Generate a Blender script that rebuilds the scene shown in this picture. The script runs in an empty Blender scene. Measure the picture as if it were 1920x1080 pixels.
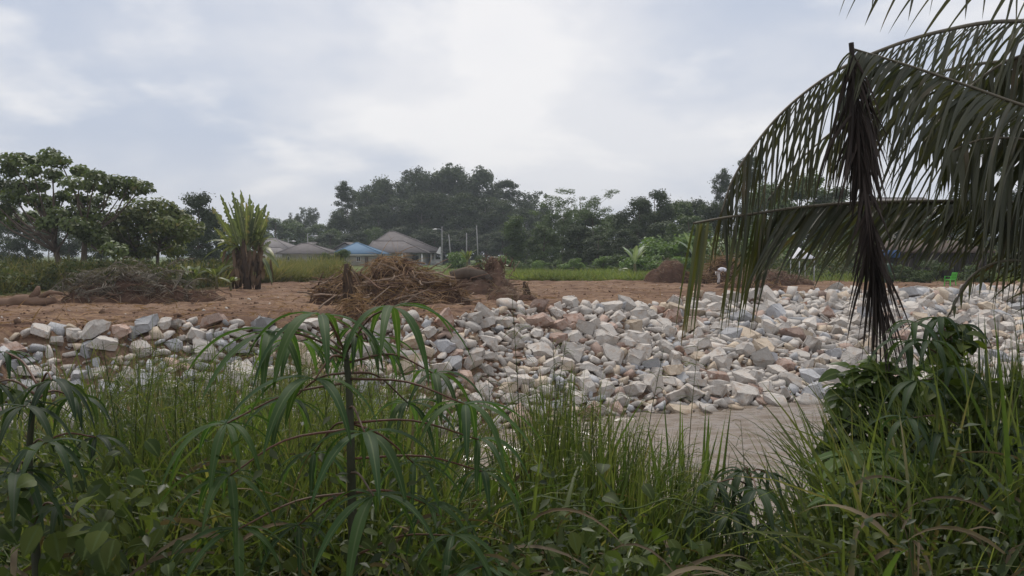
import bpy, bmesh, math, random
import numpy as np
from mathutils import Vector, Matrix

random.seed(7)
RNG = np.random.default_rng(7)
R = math.radians
scene = bpy.context.scene
COL = scene.collection

# ------------------------------------------------------------------ camera
CAMZ, FPX, PITCH = 1.65, 1478.0, math.atan(60 / 1478.0)
cam_d = bpy.data.cameras.new("camera")
cam_d.lens = 36.0 * FPX / 1920.0
cam_d.clip_start, cam_d.clip_end = 0.05, 6000
cam = bpy.data.objects.new("camera", cam_d)
COL.objects.link(cam)
cam.location = (0, 0, CAMZ)
cam.rotation_euler = (R(90) - PITCH, 0, 0)
scene.camera = cam

# ------------------------------------------------------------------ sky and sun
SUN_EL, SUN_AZ = R(58), R(-12)          # azimuth measured from +Y (view direction), negative = left
world = bpy.data.worlds.new("World")
scene.world = world
world.use_nodes = True
nt = world.node_tree
nt.nodes.clear()
def N(tree, typ, **kw):
    n = tree.nodes.new(typ)
    for k, v in kw.items():
        setattr(n, k, v)
    return n
def ramp(tree, stops, interp='LINEAR'):
    n = tree.nodes.new('ShaderNodeValToRGB')
    cr = n.color_ramp
    cr.interpolation = interp
    while len(cr.elements) < len(stops):
        cr.elements.new(0.5)
    for e, (p, c) in zip(cr.elements, stops):
        e.position = p
        e.color = (c, c, c, 1) if not isinstance(c, (tuple, list)) else (*c[:3], 1)
    return n
def mixc(tree, fac, a, b, blend='MIX'):
    n = tree.nodes.new('ShaderNodeMix')
    n.data_type = 'RGBA'
    n.blend_type = blend
    for sock, v in ((n.inputs[0], fac), (n.inputs[6], a), (n.inputs[7], b)):
        if isinstance(v, bpy.types.NodeSocket):
            tree.links.new(v, sock)
        elif isinstance(v, (tuple, list)):
            sock.default_value = (*v[:3], 1)
        else:
            sock.default_value = v
    return n.outputs[2]
def math_n(tree, op, a, b=0.0, clamp=False):
    n = tree.nodes.new('ShaderNodeMath')
    n.operation = op
    n.use_clamp = clamp
    for sock, v in ((n.inputs[0], a), (n.inputs[1], b)):
        if isinstance(v, bpy.types.NodeSocket):
            tree.links.new(v, sock)
        else:
            sock.default_value = v
    return n.outputs[0]
def noise(tree, vec, scale, detail=4, rough=0.55, dist=0.0):
    n = tree.nodes.new('ShaderNodeTexNoise')
    n.inputs['Scale'].default_value = scale
    n.inputs['Detail'].default_value = detail
    n.inputs['Roughness'].default_value = rough
    n.inputs['Distortion'].default_value = dist
    if vec is not None:
        tree.links.new(vec, n.inputs['Vector'])
    return n

L = nt.links.new
sky = N(nt, 'ShaderNodeTexSky', sky_type='NISHITA', sun_disc=False)
sky.sun_elevation = SUN_EL
sky.sun_rotation = SUN_AZ
sky.air_density, sky.dust_density, sky.ozone_density = 1.0, 3.0, 1.0
tc = N(nt, 'ShaderNodeTexCoord')
sep = N(nt, 'ShaderNodeSeparateXYZ')
L(tc.outputs['Generated'], sep.inputs[0])
zz = math_n(nt, 'ADD', math_n(nt, 'MAXIMUM', sep.outputs[2], 0.0), 0.32)
comb = N(nt, 'ShaderNodeCombineXYZ')
L(math_n(nt, 'DIVIDE', sep.outputs[0], zz), comb.inputs[0])
L(math_n(nt, 'DIVIDE', sep.outputs[1], zz), comb.inputs[1])
mp = N(nt, 'ShaderNodeMapping')
mp.inputs['Location'].default_value = (-4.0, 1.0, 0)
L(comb.outputs[0], mp.inputs[0])
n1 = noise(nt, mp.outputs[0], 1.1, 5, 0.5, 0.1)
r1 = ramp(nt, [(0.38, 0.0), (0.62, 1.0)], 'EASE')
L(n1.outputs[0], r1.inputs[0])
n2 = noise(nt, mp.outputs[0], 2.1, 5, 0.5, 0.12)
r2 = ramp(nt, [(0.47, 0.0), (0.63, 1.0)], 'EASE')
L(n2.outputs[0], r2.inputs[0])
base_cloud = mixc(nt, r1.outputs[0], (5.1, 5.65, 6.8), (7.7, 7.75, 8.1))
bright = mixc(nt, math_n(nt, 'MULTIPLY', r2.outputs[0], 0.7), base_cloud, (9.4, 9.2, 9.1))
lowz = N(nt, 'ShaderNodeMapRange')
lowz.inputs[1].default_value, lowz.inputs[2].default_value = 0.0, 0.14
lowz.inputs[3].default_value, lowz.inputs[4].default_value = 0.75, 0.0
L(sep.outputs[2], lowz.inputs[0])
hz = mixc(nt, lowz.outputs[0], bright, (7.5, 7.55, 8.0))
skymix = mixc(nt, 0.93, sky.outputs[0], hz)
bg = N(nt, 'ShaderNodeBackground')
bg.inputs[1].default_value = 0.1
L(skymix, bg.inputs[0])
wo = N(nt, 'ShaderNodeOutputWorld')
L(bg.outputs[0], wo.inputs[0])

sun_d = bpy.data.lights.new("sun", 'SUN')
sun_d.energy = 2.3
sun_d.angle = R(11)
sun_d.color = (1.0, 0.95, 0.88)
sun = bpy.data.objects.new("sun", sun_d)
COL.objects.link(sun)
sd = Vector((math.sin(SUN_AZ) * math.cos(SUN_EL), math.cos(SUN_AZ) * math.cos(SUN_EL), math.sin(SUN_EL)))
sun.rotation_euler = sd.to_track_quat('Z', 'Y').to_euler()
sun.location = (0, 0, 60)

scene.view_settings.view_transform = 'Standard'
scene.view_settings.look = 'None'
scene.view_settings.gamma = 1.0
scene.view_settings.exposure = 0.12
scene.view_settings.use_curve_mapping = False
scene.render.engine = 'CYCLES'
scene.cycles.use_denoising = True
scene.cycles.denoiser = 'OPENIMAGEDENOISE'
scene.cycles.denoising_input_passes = 'RGB_ALBEDO_NORMAL'
scene.cycles.denoising_prefilter = 'ACCURATE'
scene.cycles.max_bounces = 6
scene.cycles.diffuse_bounces = 3
scene.cycles.glossy_bounces = 2
scene.cycles.transmission_bounces = 4
scene.cycles.transparent_max_bounces = 4
scene.cycles.volume_bounces = 0
scene.cycles.caustics_reflective = False
scene.cycles.caustics_refractive = False

# ------------------------------------------------------------------ helpers
def W(px, py, Y):
    """world point seen at photo pixel (px, py) at world depth Y"""
    a, b = (px - 960) / FPX, (540 - py) / FPX
    cp, sp = math.cos(PITCH), math.sin(PITCH)
    dy, dz = cp + b * sp, -sp + b * cp
    k = Y / dy
    return Vector((a * k, Y, CAMZ + dz * k))
def PX(x, y):
    return 960 + FPX * x / np.maximum(y, 0.3)
def PY(z, y):
    return 480 - FPX * (z - CAMZ) / np.maximum(y, 0.3)

class MB:
    """collects vertices and faces for one mesh"""
    def __init__(s):
        s.v, s.f, s.n, s.at = [], {3: [], 4: []}, 0, []
    def add(s, V, F, attr=None):
        V = np.asarray(V, dtype=np.float64).reshape(-1, 3)
        groups = F if isinstance(F, list) and len(F) and isinstance(F[0], np.ndarray) else [np.asarray(F)]
        for g in groups:
            g = np.asarray(g, dtype=np.int64)
            if g.size:
                s.f[g.shape[1]].append(g + s.n)
        s.v.append(V)
        s.at.append(np.zeros(len(V)) if attr is None else np.asarray(attr, dtype=np.float64))
        s.n += len(V)
        return s
    def mesh(s, name, mat=None, smooth=False):
        V = np.concatenate(s.v) if s.v else np.zeros((0, 3))
        me = bpy.data.meshes.new(name)
        me.vertices.add(len(V))
        me.vertices.foreach_set('co', V.astype(np.float32).ravel())
        loops, starts, tot = [], [], 0
        for k in (3, 4):
            if s.f[k]:
                F = np.concatenate(s.f[k])
                loops.append(F.ravel())
                starts.append(tot + np.arange(len(F)) * k)
                tot += F.size
        if loops:
            loops, starts = np.concatenate(loops), np.concatenate(starts)
            me.loops.add(len(loops))
            me.loops.foreach_set('vertex_index', loops.astype(np.int32))
            me.polygons.add(len(starts))
            me.polygons.foreach_set('loop_start', starts.astype(np.int32))
            if smooth:
                me.polygons.foreach_set('use_smooth', np.ones(len(starts), dtype=bool))
        a = me.attributes.new('t', 'FLOAT', 'POINT')
        a.data.foreach_set('value', np.concatenate(s.at).astype(np.float32) if s.at else np.zeros(0, np.float32))
        me.update(calc_edges=True)
        if mat:
            me.materials.append(mat)
        return me

def link(name, data, parent=None, loc=None, label=None, cat=None, group=None, kind=None):
    o = bpy.data.objects.new(name, data)
    COL.objects.link(o)
    if parent is not None:
        o.parent = parent
    if loc is not None:
        o.location = loc
    for k, v in (('label', label), ('category', cat), ('group', group), ('kind', kind)):
        if v:
            o[k] = v
    return o
def thing(name, label, cat, loc=(0, 0, 0), group=None, rz=0.0, scale=1.0):
    o = link(name, None, None, loc, label, cat, group)
    o.rotation_euler = (0, 0, rz)
    o.scale = (scale, scale, scale) if not isinstance(scale, (tuple, list)) else scale
    o.empty_display_size = 0.1
    return o

def norm(a):
    return a / np.maximum(np.linalg.norm(a, axis=-1, keepdims=True), 1e-9)

def tube(pts, rad, sides=6, cap=True):
    pts = np.asarray([tuple(p) for p in pts], float)
    n = len(pts)
    rad = np.broadcast_to(np.asarray(rad, float), (n,))
    T = np.gradient(pts, axis=0)
    T = norm(T)
    ref = np.array([0, 0, 1.0]) if abs(T[0][2]) < 0.9 else np.array([1.0, 0, 0])
    u = norm(np.cross(T, ref))
    w = np.cross(T, u)
    a = np.arange(sides) * 2 * np.pi / sides
    V = pts[:, None, :] + rad[:, None, None] * (np.cos(a)[None, :, None] * u[:, None, :] + np.sin(a)[None, :, None] * w[:, None, :])
    i = np.arange(n - 1)[:, None] * sides
    j = np.arange(sides)[None, :]
    k = (j + 1) % sides
    F = np.stack([i + j, i + k, i + sides + k, i + sides + j], -1).reshape(-1, 4)
    V = V.reshape(-1, 3)
    if cap:
        c0, c1 = len(V), len(V) + 1
        V = np.vstack([V, pts[0], pts[-1]])
        jj = np.arange(sides)
        kk = (jj + 1) % sides
        b = (n - 1) * sides
        T3 = np.vstack([np.stack([np.full(sides, c0), kk, jj], -1), np.stack([np.full(sides, c1), b + jj, b + kk], -1)])
        return V, [F, T3]
    return V, [F]

def box(x0, x1, y0, y1, z0, z1):
    V = np.array([[x, y, z] for z in (z0, z1) for y in (y0, y1) for x in (x0, x1)], float)
    F = np.array([[0, 2, 3, 1], [4, 5, 7, 6], [0, 1, 5, 4], [2, 6, 7, 3], [0, 4, 6, 2], [1, 3, 7, 5]])
    return V, F

LANCE = lambda t: np.sin(np.pi * np.clip(t, 0, 1) ** 0.75) ** 0.8
def blade_prof(t):
    return np.clip(np.minimum(t * 6 + 0.55, (1 - t) ** 0.7 * 1.3), 0.02, 1)
def lance_prof(t):
    return np.clip(np.minimum((t * 3.2) ** 0.8 + 0.12, (1 - t) ** 0.75 * 1.5), 0.02, 1)
def oblong_prof(t):
    return np.clip(np.minimum((np.maximum(t - 0.16, 0) * 7) ** 0.6 + 0.06, ((1 - t) * 3.4) ** 0.55), 0.03, 1)

def ribbons(P0, D, S, Ln, Wd, G, nseg=7, prof=blade_prof, fold=0.3, rag=0.0, kink=None):
    """many curved, keeled leaf blades at once -> V, F, attr (0 on the midrib, 1 at the edges)"""
    P0, D, S = (np.atleast_2d(np.asarray(a, float)) for a in (P0, D, S))
    n = len(P0)
    Ln, Wd, G = (np.broadcast_to(np.asarray(a, float), (n,)) for a in (Ln, Wd, G))
    t = np.linspace(0, 1, nseg + 1)
    w = prof(t)
    d = norm(D)
    p = P0.copy()
    V = np.zeros((n, nseg + 1, 3, 3))
    for i in range(nseg + 1):
        s = norm(S - (S * d).sum(1, keepdims=True) * d)
        up = np.cross(s, d)
        up *= np.where(up[:, 2:3] < 0, -1, 1)
        hw = (Wd * w[i] * 0.5)[:, None]
        if rag:
            hl = hw * (1 - rag * RNG.random((n, 1)))
            hr = hw * (1 - rag * RNG.random((n, 1)))
        else:
            hl = hr = hw
        V[:, i, 0] = p - s * hl + up * fold * hl
        V[:, i, 1] = p
        V[:, i, 2] = p + s * hr + up * fold * hr
        g = (G / nseg)[:, None] * np.array([[0, 0, -1.0]])
        if kink is not None and i == int(nseg * 0.55):
            g = g + kink[:, None] * np.array([[0, 0, -1.0]])
        d = norm(d + g)
        p = p + d * (Ln / nseg)[:, None]
    b = (np.arange(n) * (nseg + 1) * 3)[:, None, None]
    i = (np.arange(nseg) * 3)[None, :, None]
    F = np.concatenate([b + i + np.array([[[0, 1, 4, 3]]]), b + i + np.array([[[1, 2, 5, 4]]])], 1).reshape(-1, 4)
    at = np.tile(np.array([1.0, 0.0, 1.0]), n * (nseg + 1))
    return V.reshape(-1, 3), F, at

def leaves(C, Nrm, size, aspect=0.6, droop=0.3):
    """folded diamond leaves, two triangles each"""
    n = len(C)
    Nrm = norm(Nrm)
    a = RNG.normal(size=(n, 3))
    a[:, 2] -= droop * 2
    d = norm(a - (a * Nrm).sum(1, keepdims=True) * Nrm)
    s = np.cross(Nrm, d)
    size = np.broadcast_to(np.asarray(size, float), (n,))[:, None]
    b = C - d * size * 0.5
    tip = C + d * size * 0.5
    l = C - s * size * aspect * 0.5 + Nrm * size * 0.12 - d * size * 0.08
    r = C + s * size * aspect * 0.5 + Nrm * size * 0.12 - d * size * 0.08
    V = np.stack([b, l, tip, r], 1).reshape(-1, 3)
    k = (np.arange(n) * 4)[:, None]
    F = np.concatenate([k + np.array([[0, 2, 1]]), k + np.array([[0, 3, 2]])])
    return V, F

# numpy value noise
_H = np.random.default_rng(3).random((256, 256))
def vnoise(x, y):
    xi, yi = np.floor(x).astype(int), np.floor(y).astype(int)
    fx, fy = x - xi, y - yi
    fx, fy = fx * fx * (3 - 2 * fx), fy * fy * (3 - 2 * fy)
    h = lambda i, j: _H[i % 256, j % 256]
    return (h(xi, yi) * (1 - fx) + h(xi + 1, yi) * fx) * (1 - fy) + (h(xi, yi + 1) * (1 - fx) + h(xi + 1, yi + 1) * fx) * fy - 0.5
def fbm(x, y, oct=4):
    a, r = 1.0, 0.0
    for _ in range(oct):
        r = r + a * vnoise(x, y)
        x, y, a = x * 2.03 + 17, y * 2.03 + 31, a * 0.5
    return r

# ------------------------------------------------------------------ materials
def new_mat(name):
    m = bpy.data.materials.new(name)
    m.use_nodes = True
    t = m.node_tree
    t.nodes.clear()
    return m, t
def finish(t, shader):
    o = t.nodes.new('ShaderNodeOutputMaterial')
    t.links.new(shader, o.inputs[0])
def principled(t, col, rough=0.6, spec=0.3, normal=None):
    p = t.nodes.new('ShaderNodeBsdfPrincipled')
    if isinstance(col, bpy.types.NodeSocket):
        t.links.new(col, p.inputs['Base Color'])
    else:
        p.inputs['Base Color'].default_value = (*col, 1)
    if isinstance(rough, bpy.types.NodeSocket):
        t.links.new(rough, p.inputs['Roughness'])
    else:
        p.inputs['Roughness'].default_value = rough
    p.inputs['Specular IOR Level'].default_value = spec
    if normal is not None:
        t.links.new(normal, p.inputs['Normal'])
    return p
def bump(t, h, strength=0.4, dist=0.05):
    b = t.nodes.new('ShaderNodeBump')
    b.inputs['Strength'].default_value = strength
    b.inputs['Distance'].default_value = dist
    t.links.new(h, b.inputs['Height'])
    return b.outputs[0]
def rand_value(t):
    """one random number per object and per separate piece of a joined mesh"""
    oi = t.nodes.new('ShaderNodeObjectInfo')
    ge = t.nodes.new('ShaderNodeNewGeometry')
    return math_n(t, 'FRACT', math_n(t, 'ADD', oi.outputs['Random'], ge.outputs['Random Per Island']))

def leaf_mat(name, c1, c2, trans=0.3, rough=0.5, spec=0.35, rib=None, dry=None, dryamt=0.0, nscale=0.6, tcol=1.6):
    m, t = new_mat(name)
    rv = rand_value(t)
    col = mixc(t, rv, c1, c2)
    ge = t.nodes.new('ShaderNodeNewGeometry')
    nz = noise(t, ge.outputs['Position'], nscale, 3)
    rr = ramp(t, [(0.35, 0.65), (0.65, 1.25)])
    t.links.new(nz.outputs[0], rr.inputs[0])
    col = mixc(t, 1.0, col, rr.outputs[0], 'MULTIPLY')
    if dry:
        n2 = noise(t, ge.outputs['Position'], nscale * 3, 3)
        k = math_n(t, 'ADD', math_n(t, 'MULTIPLY', n2.outputs[0], 0.6), math_n(t, 'MULTIPLY', rv, 0.5))
        r3 = ramp(t, [(0.78 - dryamt, 0), (0.9 - dryamt, 1)])
        t.links.new(k, r3.inputs[0])
        col = mixc(t, r3.outputs[0], col, dry)
    if rib:
        at = N(t, 'ShaderNodeAttribute', attribute_name='t')
        r4 = ramp(t, [(0.05, 1.0), (0.2, 0.0)])
        t.links.new(at.outputs['Fac'], r4.inputs[0])
        col = mixc(t, r4.outputs[0], col, rib)
    p = principled(t, col, rough, spec)
    tr = t.nodes.new('ShaderNodeBsdfTranslucent')
    t.links.new(mixc(t, 1.0, col, (tcol * 1.1, tcol * 1.15, tcol * 0.55), 'MULTIPLY'), tr.inputs[0])
    mx = t.nodes.new('ShaderNodeMixShader')
    mx.inputs[0].default_value = trans
    t.links.new(p.outputs[0], mx.inputs[1])
    t.links.new(tr.outputs[0], mx.inputs[2])
    finish(t, mx.outputs[0])
    return m
def plain_mat(name, c1, c2=None, rough=0.8, spec=0.2, nscale=3.0, bstr=0.4, bdist=0.03, rnd=0.5, stretch=None):
    m, t = new_mat(name)
    tcn = t.nodes.new('ShaderNodeTexCoord')
    vec = tcn.outputs['Object']
    if stretch:
        mpn = t.nodes.new('ShaderNodeMapping')
        mpn.inputs['Scale'].default_value = stretch
        t.links.new(vec, mpn.inputs[0])
        vec = mpn.outputs[0]
    nz = noise(t, vec, nscale, 6, 0.6)
    rr = ramp(t, [(0.3, 0.0), (0.7, 1.0)])
    t.links.new(nz.outputs[0], rr.inputs[0])
    c2 = c2 or tuple(0.6 * x for x in c1)
    col = mixc(t, rr.outputs[0], c1, c2)
    if rnd:
        rv = rand_value(t)
        k = math_n(t, 'ADD', math_n(t, 'MULTIPLY', rv, rnd), 1 - rnd / 2)
        cc = t.nodes.new('ShaderNodeCombineColor')
        for i in range(3):
            t.links.new(k, cc.inputs[i])
        col = mixc(t, 1.0, col, cc.outputs[0], 'MULTIPLY')
    p = principled(t, col, rough, spec, bump(t, nz.outputs[0], bstr, bdist))
    finish(t, p.outputs[0])
    return m
# ------------------------------------------------------------------ terrain
WATER_Z, FAR_Z = CAMZ - 4.9, CAMZ - 1.93
TP = np.array([-6000, -2000, -400, 0, 350, 620, 850, 1050, 1200, 1350, 1560, 1900, 2300, 4000, 9000.])
T_TOP = np.array([12, 15, 18, 20.2, 23.0, 25.0, 26.6, 31, 34.5, 37.5, 42, 47.5, 53, 68, 80.])
T_BOT = np.array([9.5, 11.5, 15, 16.8, 18.4, 20, 21.4, 23.0, 24.2, 24.9, 26.4, 28.6, 31, 36, 42.])
SP = np.array([-3000, -400, 0, 110, 400, 480, 600, 830, 970, 1200, 1400, 1900, 2400, 5000.])
SOIL_END = np.array([26, 30, 37, 41, 45, 55, 62, 70, 63, 62, 60, 58, 60, 70.])
def d_top(px):
    return np.interp(px, TP, T_TOP) + 0.5 * np.sin(px * 0.021) + 0.35 * np.sin(px * 0.053 + 1)
def d_bot(px):
    return np.interp(px, TP, T_BOT) + 0.12 * np.sin(px * 0.031)
def ground_z(x, y, fine=True):
    x, y = np.broadcast_arrays(np.asarray(x, float), np.asarray(y, float))
    px = PX(x, y)
    dt, db = d_top(px), d_bot(px)
    near = np.interp(y, [-50, 3.2, 4.6, 6.0, 10.5, 12], [0, 0, -0.2, -0.75, -3.5, -4.1])
    tt = (y - db) / (dt - db)
    bank = WATER_Z - 0.15 + (FAR_Z + 0.02 - WATER_Z + 0.15) * np.clip(tt, 0, 1) ** 0.92
    bank = np.where(tt < 0, np.maximum(WATER_Z - 0.15 + tt * 3.0, -4.3), bank)
    z = np.where(y < 12, near, np.where(tt < 1, bank, FAR_Z))
    if fine:
        far = np.clip((tt - 0.9) * 4, 0, 1)
        calm = np.clip(1 - (y - 80) / 60, 0.15, 1)
        z = z + far * calm * (0.15 * fbm(x * 0.55, y * 0.9) + 0.13 * fbm(x * 1.9 + 9, y * 2.6, 4))
        z = z + np.where(y < 12, 0.06 * fbm(x * 1.7, y * 1.7, 3), 0)
        z = z + np.where((y >= 12) & (tt > 0) & (tt < 1), 0.16 * fbm(x * 0.9, y * 0.9, 3), 0)
    return z
def gz(x, y):
    return float(ground_z(np.array([x]), np.array([y]))[0])
def ground_pt(px, Y):
    x = (px - 960) * Y / FPX
    return Vector((x, Y, gz(x, Y)))

us = np.concatenate([np.linspace(-3.2, -0.85, 40), np.linspace(-0.84, 0.84, 420), np.linspace(0.85, 3.2, 40)])
ys = np.concatenate([np.linspace(-5.5, 2, 12), np.linspace(2.2, 13, 60), np.linspace(13.2, 62, 330),
                     np.linspace(62.4, 110, 90), np.geomspace(111, 3500, 50)])
UU, YY = np.meshgrid(us, ys)
XX = UU * (np.maximum(YY, 0) + np.clip(6 - np.maximum(YY, 0) * 0.5, 0, 6))
ZZ = ground_z(XX, YY)
nu, ny = len(us), len(ys)
ii = (np.arange(ny - 1)[:, None] * nu + np.arange(nu - 1)[None, :])
Fg = np.stack([ii, ii + 1, ii + nu + 1, ii + nu], -1).reshape(-1, 4)
# ground cover: 0 dark humus (near bank), 1 bare red-brown soil, 2 grassland
PXg = PX(XX, YY)
soil_end = np.interp(PXg, SP, SOIL_END) + 3.5 * fbm(XX * 0.25, YY * 0.12, 3)
cover = np.where(YY < 13, 0.0, 1 + np.clip((YY - soil_end) / 3.0, 0, 1))

mg, t = new_mat("ground")
at = N(t, 'ShaderNodeAttribute', attribute_name='t')
ge = t.nodes.new('ShaderNodeNewGeometry')
pos = ge.outputs['Position']
na = noise(t, pos, 0.35, 5, 0.6)
mpp = t.nodes.new('ShaderNodeMapping')
mpp.inputs['Scale'].default_value = (0.35, 2.0, 1)
t.links.new(pos, mpp.inputs[0])
nb = noise(t, mpp.outputs[0], 2.2, 8, 0.68)
nc = noise(t, pos, 14, 6, 0.7)
ra = ramp(t, [(0.32, (0.115, 0.062, 0.041)), (0.5, (0.182, 0.107, 0.071)), (0.68, (0.25, 0.158, 0.107))])
t.links.new(na.outputs[0], ra.inputs[0])
rb = ramp(t, [(0.40, (0.062, 0.035, 0.023)), (0.5, (0.17, 0.102, 0.068)), (0.60, (0.28, 0.185, 0.108))])
t.links.new(nb.outputs[0], rb.inputs[0])
soil = mixc(t, 0.68, ra.outputs[0], rb.outputs[0])
mdu = t.nodes.new('ShaderNodeMapping')
mdu.inputs['Scale'].default_value = (0.10, 0.42, 1)
t.links.new(pos, mdu.inputs[0])
ndu = noise(t, mdu.outputs[0], 1.0, 4, 0.6)
rdu = ramp(t, [(0.5, 0.0), (0.62, 0.55)])
t.links.new(ndu.outputs[0], rdu.inputs[0])
soil = mixc(t, rdu.outputs[0], soil, (0.25, 0.172, 0.122))
rdk = ramp(t, [(0.36, 0.55), (0.46, 0.0)])
t.links.new(ndu.outputs[0], rdk.inputs[0])
soil = mixc(t, rdk.outputs[0], soil, (0.10, 0.06, 0.042))
rc = ramp(t, [(0.3, 0.6), (0.7, 1.3)])
t.links.new(nc.outputs[0], rc.inputs[0])
soil = mixc(t, 0.8, soil, mixc(t, 1.0, soil, rc.outputs[0], 'MULTIPLY'))
rg = ramp(t, [(0.35, (0.055, 0.085, 0.025)), (0.65, (0.13, 0.15, 0.05))])
t.links.new(na.outputs[0], rg.inputs[0])
humus = mixc(t, nc.outputs[0], (0.012, 0.012, 0.007), (0.05, 0.042, 0.025))
k1 = N(t, 'ShaderNodeMapRange')
k1.inputs[1].default_value, k1.inputs[2].default_value = 0.0, 1.0
t.links.new(at.outputs['Fac'], k1.inputs[0])
k2 = N(t, 'ShaderNodeMapRange')
k2.inputs[1].default_value, k2.inputs[2].default_value = 1.0, 2.0
t.links.new(at.outputs['Fac'], k2.inputs[0])
colg = mixc(t, k2.outputs[0], mixc(t, k1.outputs[0], humus, soil), rg.outputs[0])
hsum = math_n(t, 'ADD', nb.outputs[0], math_n(t, 'MULTIPLY', nc.outputs[0], 0.6))
finish(t, principled(t, colg, 0.95, 0.1, bump(t, hsum, 0.9, 0.08)).outputs[0])
link("ground", MB().add(np.stack([XX, YY, ZZ], -1), Fg, cover.ravel()).mesh("ground", mg, True), kind='structure')

# river
mw, t = new_mat("river_water")
ge = t.nodes.new('ShaderNodeNewGeometry')
mpp = t.nodes.new('ShaderNodeMapping')
mpp.inputs['Scale'].default_value = (0.9, 2.4, 1)
mpp.inputs['Rotation'].default_value = (0, 0, R(-18))
t.links.new(ge.outputs['Position'], mpp.inputs[0])
w1 = noise(t, mpp.outputs[0], 1.9, 5, 0.6, 0.4)
w2 = noise(t, mpp.outputs[0], 5.5, 3, 0.55, 0.2)
wh = math_n(t, 'ADD', w1.outputs[0], math_n(t, 'MULTIPLY', w2.outputs[0], 0.45))
wc = mixc(t, w1.outputs[0], (0.175, 0.136, 0.102), (0.215, 0.172, 0.132))
pw = principled(t, wc, 0.16, 0.6, bump(t, wh, 0.3, 0.05))
pw.inputs['IOR'].default_value = 1.33
finish(t, pw.outputs[0])
rx, ry = np.concatenate([np.linspace(-60, -6, 10), np.arange(-5.9, 24, 0.1), np.linspace(24.5, 90, 12)]), np.concatenate([[8, 10, 12], np.arange(12.5, 32, 0.065), [34, 40, 48]])
RX, RY = np.meshgrid(rx, ry)
RZ = np.full_like(RX, WATER_Z)
wr = np.random.default_rng(5)
for k in range(30):
    lam = wr.uniform(0.22, 0.8)
    th = wr.normal() * 0.33 + 1.5
    RZ += 0.0105 * lam * np.sin((RX * math.cos(th) + RY * math.sin(th)) * 6.283 / lam + wr.uniform(0, 6.28) + 2.5 * fbm(RX * 0.35 + k, RY * 0.5, 2))
i2 = (np.arange(len(ry) - 1)[:, None] * len(rx) + np.arange(len(rx) - 1)[None, :])
link("river", MB().add(np.stack([RX, RY, RZ], -1), np.stack([i2, i2 + 1, i2 + len(rx) + 1, i2 + len(rx)], -1).reshape(-1, 4)).mesh("river", mw, True), kind='structure')

# ------------------------------------------------------------------ rocks of the embankment
def rock_mat(name, c1, c2, stain, stain_amt):
    m, t = new_mat(name)
    tcn = t.nodes.new('ShaderNodeTexCoord')
    oi = t.nodes.new('ShaderNodeObjectInfo')
    ad = t.nodes.new('ShaderNodeVectorMath')
    ad.operation = 'ADD'
    t.links.new(tcn.outputs['Object'], ad.inputs[0])
    mv = t.nodes.new('ShaderNodeCombineXYZ')
    t.links.new(math_n(t, 'MULTIPLY', oi.outputs['Random'], 50.0), mv.inputs[0])
    t.links.new(mv.outputs[0], ad.inputs[1])
    a = noise(t, ad.outputs[0], 2.2, 6, 0.6)
    b = noise(t, ad.outputs[0], 26, 4, 0.7)
    c = noise(t, ad.outputs[0], 1.6, 5, 0.65, 0.6)
    col = mixc(t, a.outputs[0], c1, c2)
    rs = ramp(t, [(0.34, 0.72), (0.62, 1.12)])
    t.links.new(b.outputs[0], rs.inputs[0])
    col = mixc(t, 1.0, col, rs.outputs[0], 'MULTIPLY')
    rt = ramp(t, [(0.62 - stain_amt, 0.0), (0.78 - stain_amt, 0.85)])
    t.links.new(c.outputs[0], rt.inputs[0])
    col = mixc(t, rt.outputs[0], col, stain)
    rv = rand_value(t)
    k = math_n(t, 'ADD', math_n(t, 'MULTIPLY', rv, 0.42), 0.78)
    cc = t.nodes.new('ShaderNodeCombineColor')
    for i in range(3):
        t.links.new(k, cc.inputs[i])
    col = mixc(t, 1.0, col, cc.outputs[0], 'MULTIPLY')
    # wet band just above the river's surface
    ge = t.nodes.new('ShaderNodeNewGeometry')
    sz = t.nodes.new('ShaderNodeSeparateXYZ')
    t.links.new(ge.outputs['Position'], sz.inputs[0])
    wet = N(t, 'ShaderNodeMapRange')
    wet.inputs[1].default_value, wet.inputs[2].default_value = WATER_Z + 0.06, WATER_Z + 0.2
    t.links.new(math_n(t, 'ADD', sz.outputs[2], math_n(t, 'MULTIPLY', c.outputs[0], 0.1)), wet.inputs[0])
    col = mixc(t, wet.outputs[0], mixc(t, 1.0, col, (0.42, 0.38, 0.34), 'MULTIPLY'), col)
    hh = math_n(t, 'ADD', a.outputs[0], math_n(t, 'MULTIPLY', b.outputs[0], 0.25))
    finish(t, principled(t, col, 0.85, 0.2, bump(t, hh, 0.6, 0.06)).outputs[0])
    return m
ROCKM = {
    'pale': rock_mat("pale_rock", (0.55, 0.51, 0.46), (0.41, 0.377, 0.345), (0.40, 0.31, 0.24), 0.1),
    'grey': rock_mat("grey_rock", (0.43, 0.425, 0.425), (0.33, 0.33, 0.338), (0.42, 0.37, 0.32), 0.0),
    'tan': rock_mat("tan_rock", (0.46, 0.36, 0.25), (0.53, 0.46, 0.38), (0.33, 0.20, 0.12), 0.05),
    'rusty': rock_mat("rusty_rock", (0.36, 0.24, 0.185), (0.45, 0.36, 0.31), (0.25, 0.125, 0.075), 0.1),
}
SHAPES = {'blocky': (1.0, 0.85, 0.75), 'flat': (1.15, 0.9, 0.42), 'long': (1.45, 0.68, 0.6), 'wedge': (1.15, 0.9, 0.7), 'rounded': (1.0, 0.9, 0.78)}
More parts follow.
